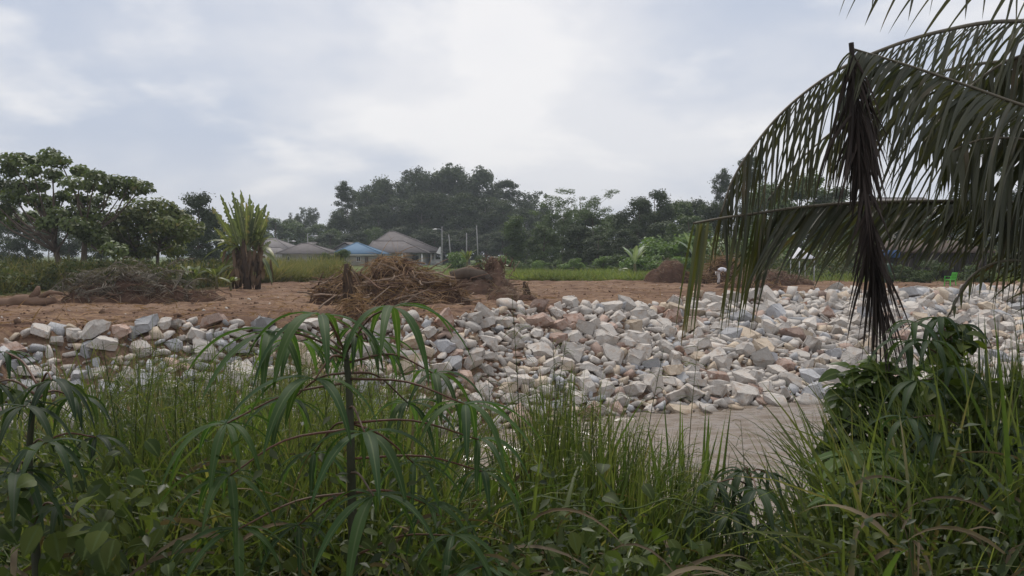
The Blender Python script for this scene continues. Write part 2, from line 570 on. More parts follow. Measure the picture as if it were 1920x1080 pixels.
def rock_bm(shape, seed, bevel=True):
    rr = np.random.default_rng(seed)
    sc = np.array(SHAPES[shape])
    bm = bmesh.new()
    if shape == 'rounded':
        P = norm(rr.normal(size=(24, 3))) * (0.8 + 0.25 * rr.random((24, 1))) * sc
        for p in P:
            bm.verts.new(p)
        bmesh.ops.convex_hull(bm, input=bm.verts)
        for v in [v for v in bm.verts if not v.link_faces]:
            bm.verts.remove(v)
    else:      # a split block: box chipped by random planes
        bmesh.ops.create_cube(bm, size=2.0)
        for v in bm.verts:
            v.co = Vector(v.co[i] * sc[i] * (1 + rr.normal() * 0.1) for i in range(3))
        for k in range(9 if shape != 'flat' else 7):
            d = norm(rr.normal(size=3) * (1, 1, 1.0 if shape != 'flat' else 0.35))
            ext = float((np.abs(d) * sc).sum())
            rad = float(np.linalg.norm(d * sc))
            co = Vector(d) * (rad * rr.uniform(0.66, 0.98))
            g = bmesh.ops.bisect_plane(bm, geom=bm.verts[:] + bm.edges[:] + bm.faces[:], plane_co=co, plane_no=Vector(d), clear_outer=True)
            ed = [e for e in g['geom_cut'] if isinstance(e, bmesh.types.BMEdge)]
            if ed:
                bmesh.ops.holes_fill(bm, edges=[e for e in bm.edges if e.is_boundary])
        if shape == 'wedge':
            for v in bm.verts:
                v.co.z *= 0.55 + 0.45 * (v.co.x / sc[0] + 1) / 2 * 1.4
    bmesh.ops.dissolve_limit(bm, angle_limit=R(7), verts=bm.verts, edges=bm.edges)
    bmesh.ops.recalc_face_normals(bm, faces=bm.faces)
    if bevel:
        bmesh.ops.bevel(bm, geom=list(bm.edges), offset=0.045, segments=1, profile=0.5, affect='EDGES', clamp_overlap=True)
        bmesh.ops.triangulate(bm, faces=bm.faces)
        bmesh.ops.subdivide_edges(bm, edges=[e for e in bm.edges if e.calc_length() > 0.3], cuts=2, use_grid_fill=False)
        bmesh.ops.triangulate(bm, faces=bm.faces)
        for v in bm.verts:
            v.co += Vector(rr.normal(size=3) * 0.026)
    bm.normal_update()
    return bm
ROCK_MESH = {}
SMALL = []
for si, shp in enumerate(SHAPES):
    for k in range(4):
        bm = rock_bm(shp, 100 + si * 10 + k)
        base = bpy.data.meshes.new("rock")
        bm.to_mesh(base)
        bm.free()
        for cname, m in ROCKM.items():
            me = base.copy()
            me.materials.append(m)
            ROCK_MESH[(shp, k, cname)] = me
        bm = rock_bm(shp, 300 + si * 10 + k, False)
        bmesh.ops.triangulate(bm, faces=bm.faces)
        if shp == 'rounded':
            bm.free()
            continue
        SMALL.append((np.array([v.co[:] for v in bm.verts]), np.array([[v.index for v in f.verts] for f in bm.faces])))
        bm.free()

def rotm(rr, tilt=0.5):
    return np.array((Matrix.Rotation(rr.uniform(0, 6.283), 3, 'Z') @ Matrix.Rotation(rr.normal() * tilt, 3, 'X') @ Matrix.Rotation(rr.normal() * tilt, 3, 'Y')))

rr = np.random.default_rng(11)
cells, rocks = {}, []
def try_place(x, y, r, sepf):
    cx, cy = int(x // 0.8), int(y // 0.8)
    for i in range(-2, 3):
        for j in range(-2, 3):
            for (a, b, c) in cells.get((cx + i, cy + j), ()):
                if (a - x) ** 2 + (b - y) ** 2 < ((c + r) * sepf) ** 2:
                    return False
    cells.setdefault((cx, cy), []).append((x, y, r))
    return True
def slope_samples(n, lo, hi):
    xs, yy = rr.uniform(-22, 52, n), rr.uniform(12, 66, n)
    px = PX(xs, yy)
    tt = (yy - d_bot(px)) / (d_top(px) - d_bot(px))
    ok = (tt > lo) & (tt < hi) & (px > -250) & (px < 2200)
    return xs[ok], yy[ok], tt[ok], px[ok]
for (rmin, rmax, n, sepf, lo, hi) in ((0.25, 0.40, 12000, 0.92, -0.02, 0.99), (0.15, 0.25, 200000, 0.82, -0.03, 1.0), (0.08, 0.135, 330000, 0.8, -0.04, 1.01), (0.04, 0.07, 200000, 0.85, -0.04, 1.03)):
    X, Y, TT, PXs = slope_samples(n, lo, hi)
    rad = rr.uniform(rmin, rmax, len(X))
    # bare earth patches on the slope and a ragged upper edge
    bare = fbm(X * 0.35 + 40, Y * 0.35, 3)
    for x, y, t_, p_, r_, b_ in zip(X, Y, TT, PXs, rad, bare):
        r_ *= float(np.interp(p_, [0, 550, 900, 1100], [0.8, 0.82, 0.92, 1.0]))
        if (t_ > 0.97 + 0.12 * b_ and r_ < 0.34) or (b_ > 0.36 and r_ > 0.1 and rr.random() < 0.7):
            continue
        if try_place(x, y, r_, sepf):
            rocks.append((x, y, r_, t_, p_))
rocks = np.array(rocks)
zr = ground_z(rocks[:, 0], rocks[:, 1])
pyr = PY(zr, rocks[:, 1])
app = rocks[:, 2] / rocks[:, 1]
vis = (rocks[:, 4] > 0) & (rocks[:, 4] < 1915) & (pyr > 500) & ~((rocks[:, 4] < 850) & (pyr > 745)) & ~((rocks[:, 4] > 1600) & (pyr > 690)) 
order = np.argsort(-(app * np.where(vis, 1, 0.001)))
big = order[:300]
rest = order[300:]
CN = ['pale', 'grey', 'tan', 'rusty']
def rock_colour(px, t):
    p = [0.66, 0.13, 0.11, 0.10] if px > 500 else [0.52, 0.36, 0.07, 0.05]
    return CN[rr.choice(4, p=p)]
ADJ = {'pale': 'whitish', 'grey': 'blue-grey', 'tan': 'tan', 'rusty': 'rust-stained'}
SHN = {'blocky': 'blocky', 'flat': 'flat slab-like', 'long': 'elongated', 'wedge': 'wedge-shaped', 'rounded': 'roundish'}
MARKS = [(60, 'at the far left'), (160, 'below the felled log'), (290, 'below the heap of cut fronds'), (420, 'below the banana clump'), (560, 'left of the dry stump'),
         (690, 'below the dry stump'), (800, 'below the straw-topped heap'), (900, 'below the uprooted root heap'), (1010, 'right of the root heap'), (1120, 'below the bare clearing'),
         (1230, 'below the dirt mound'), (1350, 'below the bending person'), (1470, 'right of the bending person'), (1570, 'left of the hanging dead frond'),
         (1660, 'behind the hanging dead frond'), (1790, 'below the green chair'), (1890, 'at the far right')]
def mark(px):
    return min(MARKS, key=lambda m: abs(m[0] - px))[1]
def level(t):
    return 'top edge' if t > 0.84 else 'upper slope' if t > 0.6 else 'middle slope' if t > 0.36 else 'lower slope' if t > 0.12 else "water's edge"
info = []
for i in big:
    x, y, r_, t_, p_ = rocks[i]
    shp = list(SHAPES)[rr.choice(5, p=[0.34, 0.2, 0.17, 0.25, 0.04])]
    c = rock_colour(p_, t_)
    info.append((i, shp, c, (ADJ[c], SHN[shp], level(t_), mark(p_))))
byk = {}
for it in info:
    byk.setdefault(it[3], []).append(it)
ORD = ['leftmost', 'second from left', 'third from left', 'fourth from left', 'fifth from left', 'sixth from left']
for key, lst in byk.items():
    lst.sort(key=lambda it: rocks[it[0]][4])
    for k, (i, shp, c, _) in enumerate(lst):
        x, y, r_, t_, p_ = rocks[i]
        lab = f"{key[0]} {key[1]} rock, {key[2]}, {key[3]}"
        if len(lst) > 1:
            lab = f"{key[0]} {key[1]} rock, {key[2]}, {key[3]}, {ORD[min(k, 5)]}"
        o = link("rock", ROCK_MESH[(shp, int(rr.integers(4)), c)], None, (x, y, zr[i] + r_ * 0.32), lab, "rock", "rocks dumped on the river embankment")
        M3 = Matrix(rotm(rr, 0.38).tolist())
        o.rotation_euler = M3.to_euler()
        s = r_ * 1.12
        o.scale = (s * rr.uniform(0.9, 1.15), s * rr.uniform(0.9, 1.15), s * rr.uniform(0.85, 1.1))
mbs = {c: MB() for c in CN}
for i in rest:
    x, y, r_, t_, p_ = rocks[i]
    V, F = SMALL[rr.integers(len(SMALL))]
    V = (V * r_ * 1.2 * rr.uniform((0.8, 0.8, 0.5), (1.2, 1.1, 0.95))) @ rotm(rr, 0.5).T + np.array([x, y, zr[i] + r_ * 0.18])
    mbs[rock_colour(p_, t_)].add(V, F)
for c in CN:
    link("rubble", mbs[c].mesh("rubble", ROCKM[c]), kind='stuff', label=f"smaller {ADJ[c]} rubble filling the gaps between the large rocks", cat="rubble")

# clods and small stones over the bare soil
m_clod = plain_mat("soil_clod", (0.19, 0.122, 0.085), (0.12, 0.075, 0.05), 0.95, 0.1, 4)
m_straw = leaf_mat("dry_straw", (0.33, 0.21, 0.115), (0.21, 0.125, 0.07), 0.15, 0.8, 0.1)
mb, ms = MB(), MB()
cnt = 0
for _ in range(9000):
    p_ = rr.uniform(-120, 2050)
    y = 1 / rr.uniform(1 / 62, 1 / 19)
    x = (p_ - 960) * y / FPX
    if y < d_top(p_) - 0.3 or y > np.interp(p_, SP, SOIL_END) + 2:
        continue
    cnt += 1
    if cnt > 1700:
        break
    V, F = SMALL[rr.integers(len(SMALL))]
    r_ = rr.uniform(0.015, 0.05) * (2.2 if rr.random() < 0.05 else 1)
    V = (V * r_) @ rotm(rr, 0.6).T + np.array([x, y, gz(x, y) + r_ * 0.3])
    (ms if rr.random() < 0.06 else mb).add(V, F)
link("soil_clods", mb.mesh("soil_clods", m_clod), kind='stuff', label="loose clods of brown soil on the cleared strip", cat="soil")
link("pebbles", ms.mesh("pebbles", ROCKM['pale']), kind='stuff', label="scattered pale pebbles on the bare soil", cat="pebbles")
n = 16000
p_ = RNG.uniform(-150, 2100, n)
y = 1 / RNG.uniform(1 / 66, 1 / 18.5, n)
clump = fbm(((p_ - 960) * y / FPX) * 0.4, y * 0.9, 3) + RNG.normal(size=n) * 0.15
ok = (y > d_top(p_) - 0.9) & (y < np.interp(p_, SP, SOIL_END) + 1.5) & (clump > -0.02)
p_, y = p_[ok], y[ok]
x = (p_ - 960) * y / FPX
P0 = np.stack([x, y, ground_z(x, y) + 0.02], -1)
D = RNG.normal(size=(len(x), 3)) * np.array([1.0, 0.8, 0.22]) + np.array([0, 0, 0.12])
S = np.cross(D, RNG.normal(size=D.shape))
V, F, A = ribbons(P0, D, S, RNG.uniform(0.15, 0.7, len(x)), RNG.uniform(0.012, 0.04, len(x)), 0.5, 3)
link("straw_litter", MB().add(V, F, A).mesh("straw_litter", m_straw), kind='stuff', label="dry straw and root fibres strewn over the bare soil", cat="straw")
# ------------------------------------------------------------------ houses
m_roof = plain_mat("roof_tile", (0.155, 0.138, 0.135), (0.11, 0.098, 0.097), 0.85, 0.2, 1.2, 0.5, 0.05, 0.1)
m_roof_pale = plain_mat("roof_tile_pale", (0.20, 0.182, 0.178), (0.15, 0.137, 0.135), 0.85, 0.2, 1.2, 0.5, 0.05, 0.1)
m_blue = plain_mat("blue_metal_roof", (0.105, 0.185, 0.28), (0.09, 0.16, 0.245), 0.75, 0.2, 1.5, 0.2, 0.02, 0.05)
m_white = plain_mat("white_plaster", (0.82, 0.79, 0.79), (0.76, 0.73, 0.73), 0.8, 0.2, 0.8, 0.1, 0.01, 0.05)
m_cream = plain_mat("weathered_plaster", (0.42, 0.38, 0.33), (0.34, 0.30, 0.26), 0.85, 0.2, 0.8, 0.1, 0.01, 0.05)
m_greywall = plain_mat("grey_wall", (0.25, 0.25, 0.26), (0.2, 0.2, 0.21), 0.85, 0.2, 0.8, 0.1, 0.01, 0.05)
m_darkwood = plain_mat("dark_timber", (0.09, 0.065, 0.05), (0.055, 0.04, 0.032), 0.8, 0.2, 2, 0.4, 0.03, 0.3)
m_glass, t = new_mat("window_glass")
finish(t, principled(t, (0.03, 0.035, 0.04), 0.08, 0.5).outputs[0])
m_conc = plain_mat("grey_concrete", (0.36, 0.35, 0.34), (0.28, 0.27, 0.265), 0.85, 0.2, 2, 0.2, 0.02, 0.1)
m_metal = plain_mat("galvanised_metal", (0.42, 0.43, 0.44), (0.36, 0.37, 0.38), 0.5, 0.5, 2, 0.1, 0.01, 0.1)

def hip(x0, x1, y0, y1, ze, xa, xb, ym, zr, th=0.16):
    """closed hip roof with a thick eave: eave rectangle, ridge from xa to xb at ym"""
    e = [[x0, y0], [x1, y0], [x1, y1], [x0, y1]]
    V = [[*p, ze] for p in e] + [[xa, ym, zr], [xb, ym, zr]] + [[*p, ze - th] for p in e]
    F4 = np.array([[0, 1, 5, 4], [2, 3, 4, 5], [0, 6, 7, 1], [1, 7, 8, 2], [2, 8, 9, 3], [3, 9, 6, 0], [6, 9, 8, 7]])
    F3 = np.array([[1, 2, 5], [3, 0, 4]])
    return V, [F4, F3]
def roof_ridges(x0, x1, y0, y1, ze, xa, xb, ym, zr):
    mb = MB()
    for a, b in (((x0, y0, ze), (xa, ym, zr)), ((x1, y0, ze), (xb, ym, zr)), ((x0, y1, ze), (xa, ym, zr)), ((x1, y1, ze), (xb, ym, zr)), ((xa, ym, zr), (xb + 0.02, ym, zr))):
        a, b = np.array(a), np.array(b)
        mb.add(*tube([a, (a + b) / 2, b], 0.11, 5))
    return mb
def add_window(parent, x, y, z, w, h):
    mb = MB()
    for bx in ((x - w / 2, x + w / 2, y - 0.06, y, z + h - 0.08, z + h), (x - w / 2, x + w / 2, y - 0.06, y, z, z + 0.08),
               (x - w / 2, x - w / 2 + 0.08, y - 0.06, y, z + 0.08, z + h - 0.08), (x + w / 2 - 0.08, x + w / 2, y - 0.06, y, z + 0.08, z + h - 0.08),
               (x - 0.03, x + 0.03, y - 0.055, y, z + 0.08, z + h - 0.08)):
        mb.add(*box(*bx))
    f = link("window", mb.mesh("window", m_white), parent)
    link("pane", MB().add(*box(x - w / 2 + 0.08, x + w / 2 - 0.08, y - 0.03, y - 0.01, z + 0.08, z + h - 0.08)).mesh("pane", m_glass), f)
def hx(px, Y):
    return (px - 960) * Y / FPX
def hzv(py, Y):
    return CAMZ - (py - 480) * Y / FPX
def house(label, Y, roofs, mroof, mwall, walls, wins, name="house"):
    g = gz(hx(700, Y), Y) - 0.25
    t_ = thing(name, label, "house", (0, 0, 0))
    for (p0, p1, pe, pa, pb, pr, ya, yb) in roofs:
        y0, ym = Y + ya, Y + (ya + yb) / 2
        a = (hx(p0, y0), hx(p1, y0), y0, Y + yb, hzv(pe, y0), hx(pa, ym), hx(pb, ym), ym, hzv(pr, ym))
        o = link("roof", MB().add(*hip(*a)).mesh("roof", mroof), t_)
        link("ridge_cap", roof_ridges(*a).mesh("ridge_cap", mroof), o)
    for (p0, p1, pt, ya, yb) in walls:
        link("wall", MB().add(*box(hx(p0, Y + ya), hx(p1, Y + ya), Y + ya, Y + yb, g, hzv(pt, Y + ya))).mesh("wall", mwall), t_)
    for (pc, pw, pt, ph, ya) in wins:
        add_window(t_, hx(pc, Y), Y + ya, hzv(pt + ph, Y), pw * Y / FPX, ph * Y / FPX)
    return t_
YH = 165
main = house("large house with brown-grey hipped tile roofs and white veranda, beside the blue roof", YH,
             [(676, 826, 470, 731, 740, 434, 3, 17), (684, 801, 473, 700, 757, 452, -5, 4.4)], m_roof, m_white,
             [(690, 752, 474, -3.5, 12), (753, 796, 474.5, 3, 12)], [(742, 9, 479, 10, -3.52), (775, 14, 478, 12, 2.98), (712, 9, 479, 10, -3.52)])
g0 = gz(hx(790, YH), YH) - 0.2
for px, ya, pt in ((796, -4.4, 474), (760, -4.4, 474), (786, 0.5, 474), (812, 3.6, 473), (826, 2.6, 474), (806, 2.6, 474)):
    x = hx(px, YH)
    link("column", MB().add(*box(x - 0.16, x + 0.16, YH + ya - 0.16, YH + ya + 0.16, g0, hzv(pt, YH))).mesh("column", m_white), main)
link("porch_roof", MB().add(*box(hx(801.5, YH), hx(828, YH), YH + 1.5, YH + 12, hzv(474, YH), hzv(472.3, YH))).mesh("porch_roof", m_roof), main)
for k in range(9):
    x = hx(806.5 + k * 2.3, YH)
    link("baluster", MB().add(*box(x - 0.06, x + 0.06, YH + 2.45, YH + 2.6, g0, hzv(488, YH))).mesh("baluster", m_white), main)
link("handrail", MB().add(*box(hx(805, YH), hx(827, YH), YH + 2.4, YH + 2.65, hzv(488, YH), hzv(486.8, YH))).mesh("handrail", m_white), main)
link("wall", MB().add(*box(hx(806, YH), hx(826, YH), YH + 3.2, YH + 3.4, g0, hzv(492, YH))).mesh("wall", m_white), main, label="low white veranda wall")
mb = MB()
fx = hx(825, YH)
V, F, A = ribbons([[fx, YH + 1.2, hzv(463, YH)]], [[-0.3, 0, -1]], [[1, 0.1, 0]], 1.5, 0.8, 0.1, 6, lambda t: 0.35 + t, 0.3)
cl = thing("flag", "white flag on a thin pole beside the veranda of the large house", "flag", (0, 0, 0))
link("cloth", MB().add(V, F, A).mesh("cloth", m_white), cl)
link("pole", MB().add(*tube([(fx + 0.02, YH + 1.2, g0), (fx + 0.02, YH + 1.2, hzv(462, YH))], 0.04, 6)).mesh("pole", m_metal), cl)

Yb = 152
blue = house("small house with a blue metal pyramid roof in front of the large house", Yb, [(622, 716, 475, 668, 671, 455, -4, 5)], m_blue, m_cream,
             [(632, 707, 476, -3, 4)], [(678, 8, 481, 9, -3.02), (652, 8, 481, 9, -3.02)])
link("fascia", MB().add(*box(hx(655, Yb), hx(714, Yb), Yb - 3.9, Yb - 3.7, hzv(479, Yb), hzv(477, Yb))).mesh("fascia", m_white), blue)
link("door", MB().add(*box(hx(690, Yb), hx(696, Yb), Yb - 3.08, Yb - 2.98, gz(hx(690, Yb), Yb), hzv(482, Yb))).mesh("door", m_darkwood), blue)

Yg = 158
gab = thing("house", "dark grey gabled house half hidden behind the left of the blue roof", "house", (0, 0, 0))
x0, x1, xm, ze, zr_ = hx(617, Yg), hx(676, Yg), hx(646, Yg), hzv(471, Yg), hzv(453.5, Yg)
V = [[x0, Yg, ze], [xm, Yg, zr_], [x1, Yg, ze], [x0, Yg + 9, ze], [xm, Yg + 9, zr_], [x1, Yg + 9, ze]]
V += [[a, b, c - 0.2] for a, b, c in V]
F4 = np.array([[0, 1, 4, 3], [1, 2, 5, 4], [6, 9, 10, 7], [7, 10, 11, 8], [0, 6, 7, 1], [1, 7, 8, 2], [3, 4, 10, 9], [4, 5, 11, 10], [0, 3, 9, 6], [2, 8, 11, 5]])
link("roof", MB().add(V, F4).mesh("roof", m_roof), gab)
V = [[x0 + 0.5, Yg + 0.4, -0.5], [x1 - 0.5, Yg + 0.4, -0.5], [x1 - 0.5, Yg + 0.4, ze - 0.05], [xm, Yg + 0.4, zr_ - 0.35], [x0 + 0.5, Yg + 0.4, ze - 0.05]]
V += [[a, b + 8, c] for a, b, c in V]
link("wall", MB().add(V, [np.array([[0, 1, 2, 4], [5, 9, 7, 6], [0, 4, 9, 5], [1, 6, 7, 2]]), np.array([[2, 3, 4], [7, 9, 8]])]).mesh("wall", m_greywall), gab)
add_window(gab, hx(641, Yg), Yg + 0.4, hzv(474, Yg), 1.0, 0.9)

house("low house with a wide brown hipped roof left of the blue roof", 150, [(518, 626, 475, 566, 580, 456.5, -4, 6)], m_roof, m_cream, [(530, 612, 476, -3, 5)],
      [(548, 8, 480, 8, -3.02), (590, 8, 480, 8, -3.02)])
house("house with a paler grey roof rising behind the low brown-roofed house", 163, [(540, 628, 474, 578, 592, 454.5, 0, 12)], m_roof_pale, m_cream, [(552, 618, 475, 1, 11)], [(600, 7, 478, 7, 0.98)])
house("grey roofed house partly hidden behind the tall banana clump", 168, [(484, 546, 468, 505, 516, 447, -4, 10), (486, 550, 475, 508, 526, 464, -9, -4.2)], m_roof_pale, m_white, [(492, 540, 470, -3, 9)], [(520, 8, 476, 8, -3.02)])
house("small flat-pitched grey roofed house between the brown roof and the grey gable", 176, [(600, 648, 471, 614, 640, 463, -3, 6)], m_roof_pale, m_greywall, [(606, 642, 472, -2, 5)], [(624, 7, 476, 7, -2.02)])
# low roof glimpsed through the palm fronds, right
house("long low house with a pale roof glimpsed between the palm fronds", 96, [(1600, 1760, 392, 1640, 1730, 372, -3, 6)], m_roof_pale, m_cream, [(1615, 1745, 393, -2, 5)], [(1650, 22, 405, 20, -2.02), (1710, 22, 405, 20, -2.02)])

# ------------------------------------------------------------------ poles, lamps, wires
def pole(label, px, py_top, Y, lean=0.0, lamp=0, name="utility_pole", cat="utility pole", r=0.13, m=None):
    p = ground_pt(px, Y)
    p.z -= 0.3
    H = hzv(py_top, Y) - p.z
    t_ = thing(name, label, cat, p, "poles along the village road")
    link("post", MB().add(*tube([(0, 0, 0), (lean * 0.5, 0, H * 0.5), (lean, 0, H)], [r, r * 0.85, r * 0.65], 8)).mesh("post", m or m_conc), t_)
    if lamp:
        mb = MB().add(*tube([(lean, 0, H - 0.75), (lean + lamp * 0.5, 0, H - 0.45), (lean + lamp, 0, H - 0.5)], 0.06, 6))
        link("arm", mb.mesh("arm", m_metal), t_)
        a = lean + lamp
        s = 1 if lamp > 0 else -1
        mb = MB().add(*tube([(a - 0.05 * s, 0, H - 0.5), (a + 0.3 * s, 0, H - 0.5), (a + 0.8 * s, 0, H - 0.55)], [0.08, 0.17, 0.05], 8))
        link("lamp_head", mb.mesh("lamp_head", m_white), t_)
    else:
        mb = MB().add(*tube([(lean - 0.02, -0.16, H - 0.35), (lean - 0.02, 0, H - 0.33), (lean - 0.02, 0.16, H - 0.35)], 0.05, 5))
        link("insulator", mb.mesh("insulator", m_metal), t_)
    return Vector((p.x + lean, p.y, p.z + H))
tops = [pole("street lamp pole at the right end of the large house", 829, 425, 155, 0, -1.0, "street_lamp", "street lamp"),
        pole("leaning pole just right of the street lamp pole", 847, 440, 140, -0.5),
        pole("short straight pole left of the young banana plants", 875, 437, 148),
        pole("tall pole against the forest behind the banana plants", 897, 423, 160, -0.35)]
pole("faint thin pole just left of the street lamp pole", 818, 431, 185, 0, 0, r=0.09)
pole("lamp post standing above the brown hipped roof", 577.5, 438, 172, 0, 1.5, "street_lamp", "street lamp")
pole("small street lamp peeping over the roof left of the lamp post", 541, 448, 178, 0, 0.9, "street_lamp", "street lamp")
pole("distant pylon-like pole above the trees on the right", 1153, 415, 230, 0, 0, r=0.16)
for a, b, sag, lab in ((0, 1, 0.3, "wire sagging from the street lamp pole to the leaning pole"), (1, 2, 0.9, "wire sagging from the leaning pole to the short pole"),
                       (2, 3, 0.5, "wire from the short pole up to the tall pole")):
    A_, B_ = tops[a], tops[b]
    pts = [A_.lerp(B_, k / 10) - Vector((0, 0, sag * 4 * (k / 10) * (1 - k / 10) + 0.3)) for k in range(11)]
    link("power_line", MB().add(*tube(pts, 0.03, 4)).mesh("power_line", m_darkwood), None, None, lab, "power line")

# ------------------------------------------------------------------ trees
m_bark = plain_mat("bark", (0.14, 0.11, 0.085), (0.085, 0.066, 0.052), 0.9, 0.1, 3, 0.6, 0.05, 0.3, (1, 1, 0.25))
m_bark_pale = plain_mat("pale_bark", (0.24, 0.21, 0.18), (0.16, 0.14, 0.12), 0.9, 0.1, 3, 0.5, 0.05, 0.3, (1, 1, 0.25))
m_lf_forest = leaf_mat("forest_leaves", (0.045, 0.066, 0.03), (0.08, 0.10, 0.046), 0.14, 0.6, 0.2, nscale=0.22)
m_lf_dark = leaf_mat("dark_leaves", (0.034, 0.052, 0.022), (0.065, 0.085, 0.034), 0.15, 0.6, 0.25, nscale=0.3)
m_lf_mid = leaf_mat("mid_leaves", (0.058, 0.095, 0.03), (0.10, 0.135, 0.046), 0.22, 0.55, 0.25, nscale=0.4)
m_lf_yel = leaf_mat("yellowish_leaves", (0.078, 0.108, 0.03), (0.14, 0.155, 0.05), 0.22, 0.55, 0.25, nscale=0.5, dry=(0.22, 0.16, 0.06), dryamt=0.0)
m_lf_big = leaf_mat("broad_leaves", (0.07, 0.10, 0.03), (0.125, 0.155, 0.05), 0.25, 0.5, 0.35, nscale=0.6, dry=(0.13, 0.09, 0.045), dryamt=-0.02)
m_lf_bright = leaf_mat("bright_leaves", (0.09, 0.15, 0.035), (0.14, 0.21, 0.06), 0.28, 0.5, 0.3, nscale=0.6)

def blob_points(n, c, r, sq=0.75, tail=0.35):
    d = norm(RNG.normal(size=(n, 3)))
    rad = RNG.random((n, 1)) ** 0.35 * np.where(RNG.random((n, 1)) < 0.3, 1 + tail * np.abs(RNG.normal(size=(n, 1))), 1)
    return np.asarray(c) + d * rad * np.array([r, r, r * sq]), d
def crown(blobs, leaf, droop=0.3, dens=260, aspect=0.62, sq=0.7, up=0.6):
    mb = MB()
    for (c, r) in blobs:
        n = int(dens * (r ** 1.6 if r > 1 else max(r ** 1.3, 0.2)))
        P, d = blob_points(n, c, r, sq)
        # eat holes so the outline is uneven
        h = vnoise(P[:, 0] / r * 1.6 + c[2] * 3.1, P[:, 2] / r * 1.8 + P[:, 1] / r) 
        keep = h > -0.28
        P, d = P[keep], d[keep]
        nr = d * 0.7 + RNG.normal(size=P.shape) * 0.55 + np.array([0, 0, up])
        V, F = leaves(P, nr, leaf * RNG.uniform(0.6, 1.3, len(P)), aspect, droop)
        mb.add(V, F)
    return mb
def limbs(blobs, H, base=0.32, r0=0.3, lean=(0, 0), h0=0.3, wig=0.25, maxb=26):
    """trunk and one limb to each foliage clump"""
    mt, ml = MB(), MB()
    ts = np.linspace(0, 1, 9)
    tp = np.stack([lean[0] * ts ** 1.5 + wig * np.sin(ts * 5 + H) * ts, lean[1] * ts + wig * np.cos(ts * 4 + H) * ts, H * ts], -1)
    tp[0, 2] = -0.3
    tr = r0 * (1 - 0.82 * ts)
    tr[0] *= 1.35
    mt.add(*tube(tp, tr, 8))
    for (c, r) in blobs[:maxb]:
        c = np.asarray(c)
        tz = np.clip((c[2] - 0.35 * np.hypot(c[0], c[1]) - 0.1 * H) / H, h0, 0.93)
        p = np.array([np.interp(tz, ts, tp[:, k]) for k in range(3)])
        m_ = (p + c) / 2 + np.array([0, 0, -0.06 * H]) + RNG.normal(size=3) * 0.05 * H * 0.5
        rr_ = np.interp(tz, ts, tr) * 0.55
        ml.add(*tube([p, p * 0.4 + m_ * 0.6, m_ * 0.4 + c * 0.6, c], [rr_, rr_ * 0.7, rr_ * 0.45, rr_ * 0.2], 5))
    return mt, ml
def ell_blobs(n, H, lo, Rw, rb, top=1.0, flat=False):
    out = []
    for k in range(n):
        a = RNG.uniform(0, 6.283)
        f = RNG.random()
        z = lo + (top - lo) * f
        if flat:
            rad = Rw * (0.25 + 0.75 * f) * RNG.random() ** 0.5
        else:
            rad = Rw * math.sqrt(max(0.05, 1 - ((f - 0.42) / 0.62) ** 2)) * RNG.uniform(0.45, 1.0)
        out.append(((rad * math.cos(a), rad * math.sin(a), z * H), rb * RNG.uniform(0.7, 1.3)))
    return out
# prototype tree meshes per kind: (trunk, limbs, crown), in metres at height H
PROTO = {}
def proto(kind, H, blobs, leaf, mcrown, mtrunk, **kw):
    dens, droop, up, sq, aspect = kw.pop('dens', 260), kw.pop('droop', 0.3), kw.pop('up', 0.6), kw.pop('sq', 0.7), kw.pop('aspect', 0.62)
    mt, ml = limbs(blobs, H * 0.9, **kw)
    PROTO.setdefault(kind, []).append((H, mt.mesh("trunk", mtrunk, True), ml.mesh("branches", mtrunk, True), crown(blobs, leaf, droop, dens, aspect, sq, up).mesh("crown", mcrown)))
for k in range(4):
    proto('forest', 24, ell_blobs(52, 24, 0.2, 4.8, 1.75), 0.58, m_lf_forest, m_bark_pale, dens=125, r0=0.3, h0=0.2, sq=1.0, up=0.2)
for k in range(3):      # thin-topped: sparse tufts above a denser middle
    b = ell_blobs(40, 24, 0.2, 4.4, 1.7, 0.84) + [((RNG.normal() * 2.8, RNG.normal() * 2.8, 24 * RNG.uniform(0.74, 1.0)), RNG.uniform(0.6, 1.15)) for _ in range(40)]
    proto('wispy', 24, b, 0.5, m_lf_forest, m_bark_pale, dens=105, r0=0.3, h0=0.3, sq=1.05, up=0.15)
for k in range(2):      # layered, umbrella-like
    b = []
    for lay, (z, rad) in enumerate(((0.98, 2.4), (0.86, 3.6), (0.72, 3.3), (0.58, 4.0), (0.45, 3.4))):
        for j in range(10):
            a = RNG.uniform(0, 6.283)
            b.append(((rad * math.cos(a) * RNG.uniform(0.3, 1), rad * math.sin(a) * RNG.uniform(0.3, 1), 24 * z + RNG.normal() * 1.3), RNG.uniform(0.9, 1.7)))
    b += ell_blobs(18, 24, 0.15, 3.6, 1.6, 0.6)
    proto('layered', 24, b, 0.5, m_lf_dark, m_bark_pale, dens=125, sq=0.62, r0=0.28, h0=0.3, maxb=44)
for k in range(3):      # dark rounded tree, dense to the ground
    proto('dense', 14, ell_blobs(40, 14, 0.1, 4.2, 1.5, 0.97), 0.42, m_lf_dark, m_bark, dens=190, r0=0.3, h0=0.15)
for k in range(3):      # mid green rounded
    proto('round', 12, ell_blobs(42, 12, 0.1, 4.3, 1.3, 0.95), 0.4, m_lf_mid, m_bark, dens=200, r0=0.26, h0=0.18)
for k in range(2):      # bamboo-like feathery
    b = [((RNG.normal() * 2.4 * (0.4 + f), RNG.normal() * 2.0 * (0.4 + f), 15 * (0.12 + 0.86 * f)), RNG.uniform(0.6, 1.25) * (1.3 - 0.6 * f)) for f in RNG.random(95)]
    proto('feathery', 15, b, 0.34, m_lf_mid, m_bark, dens=150, r0=0.2, h0=0.1, aspect=0.4)
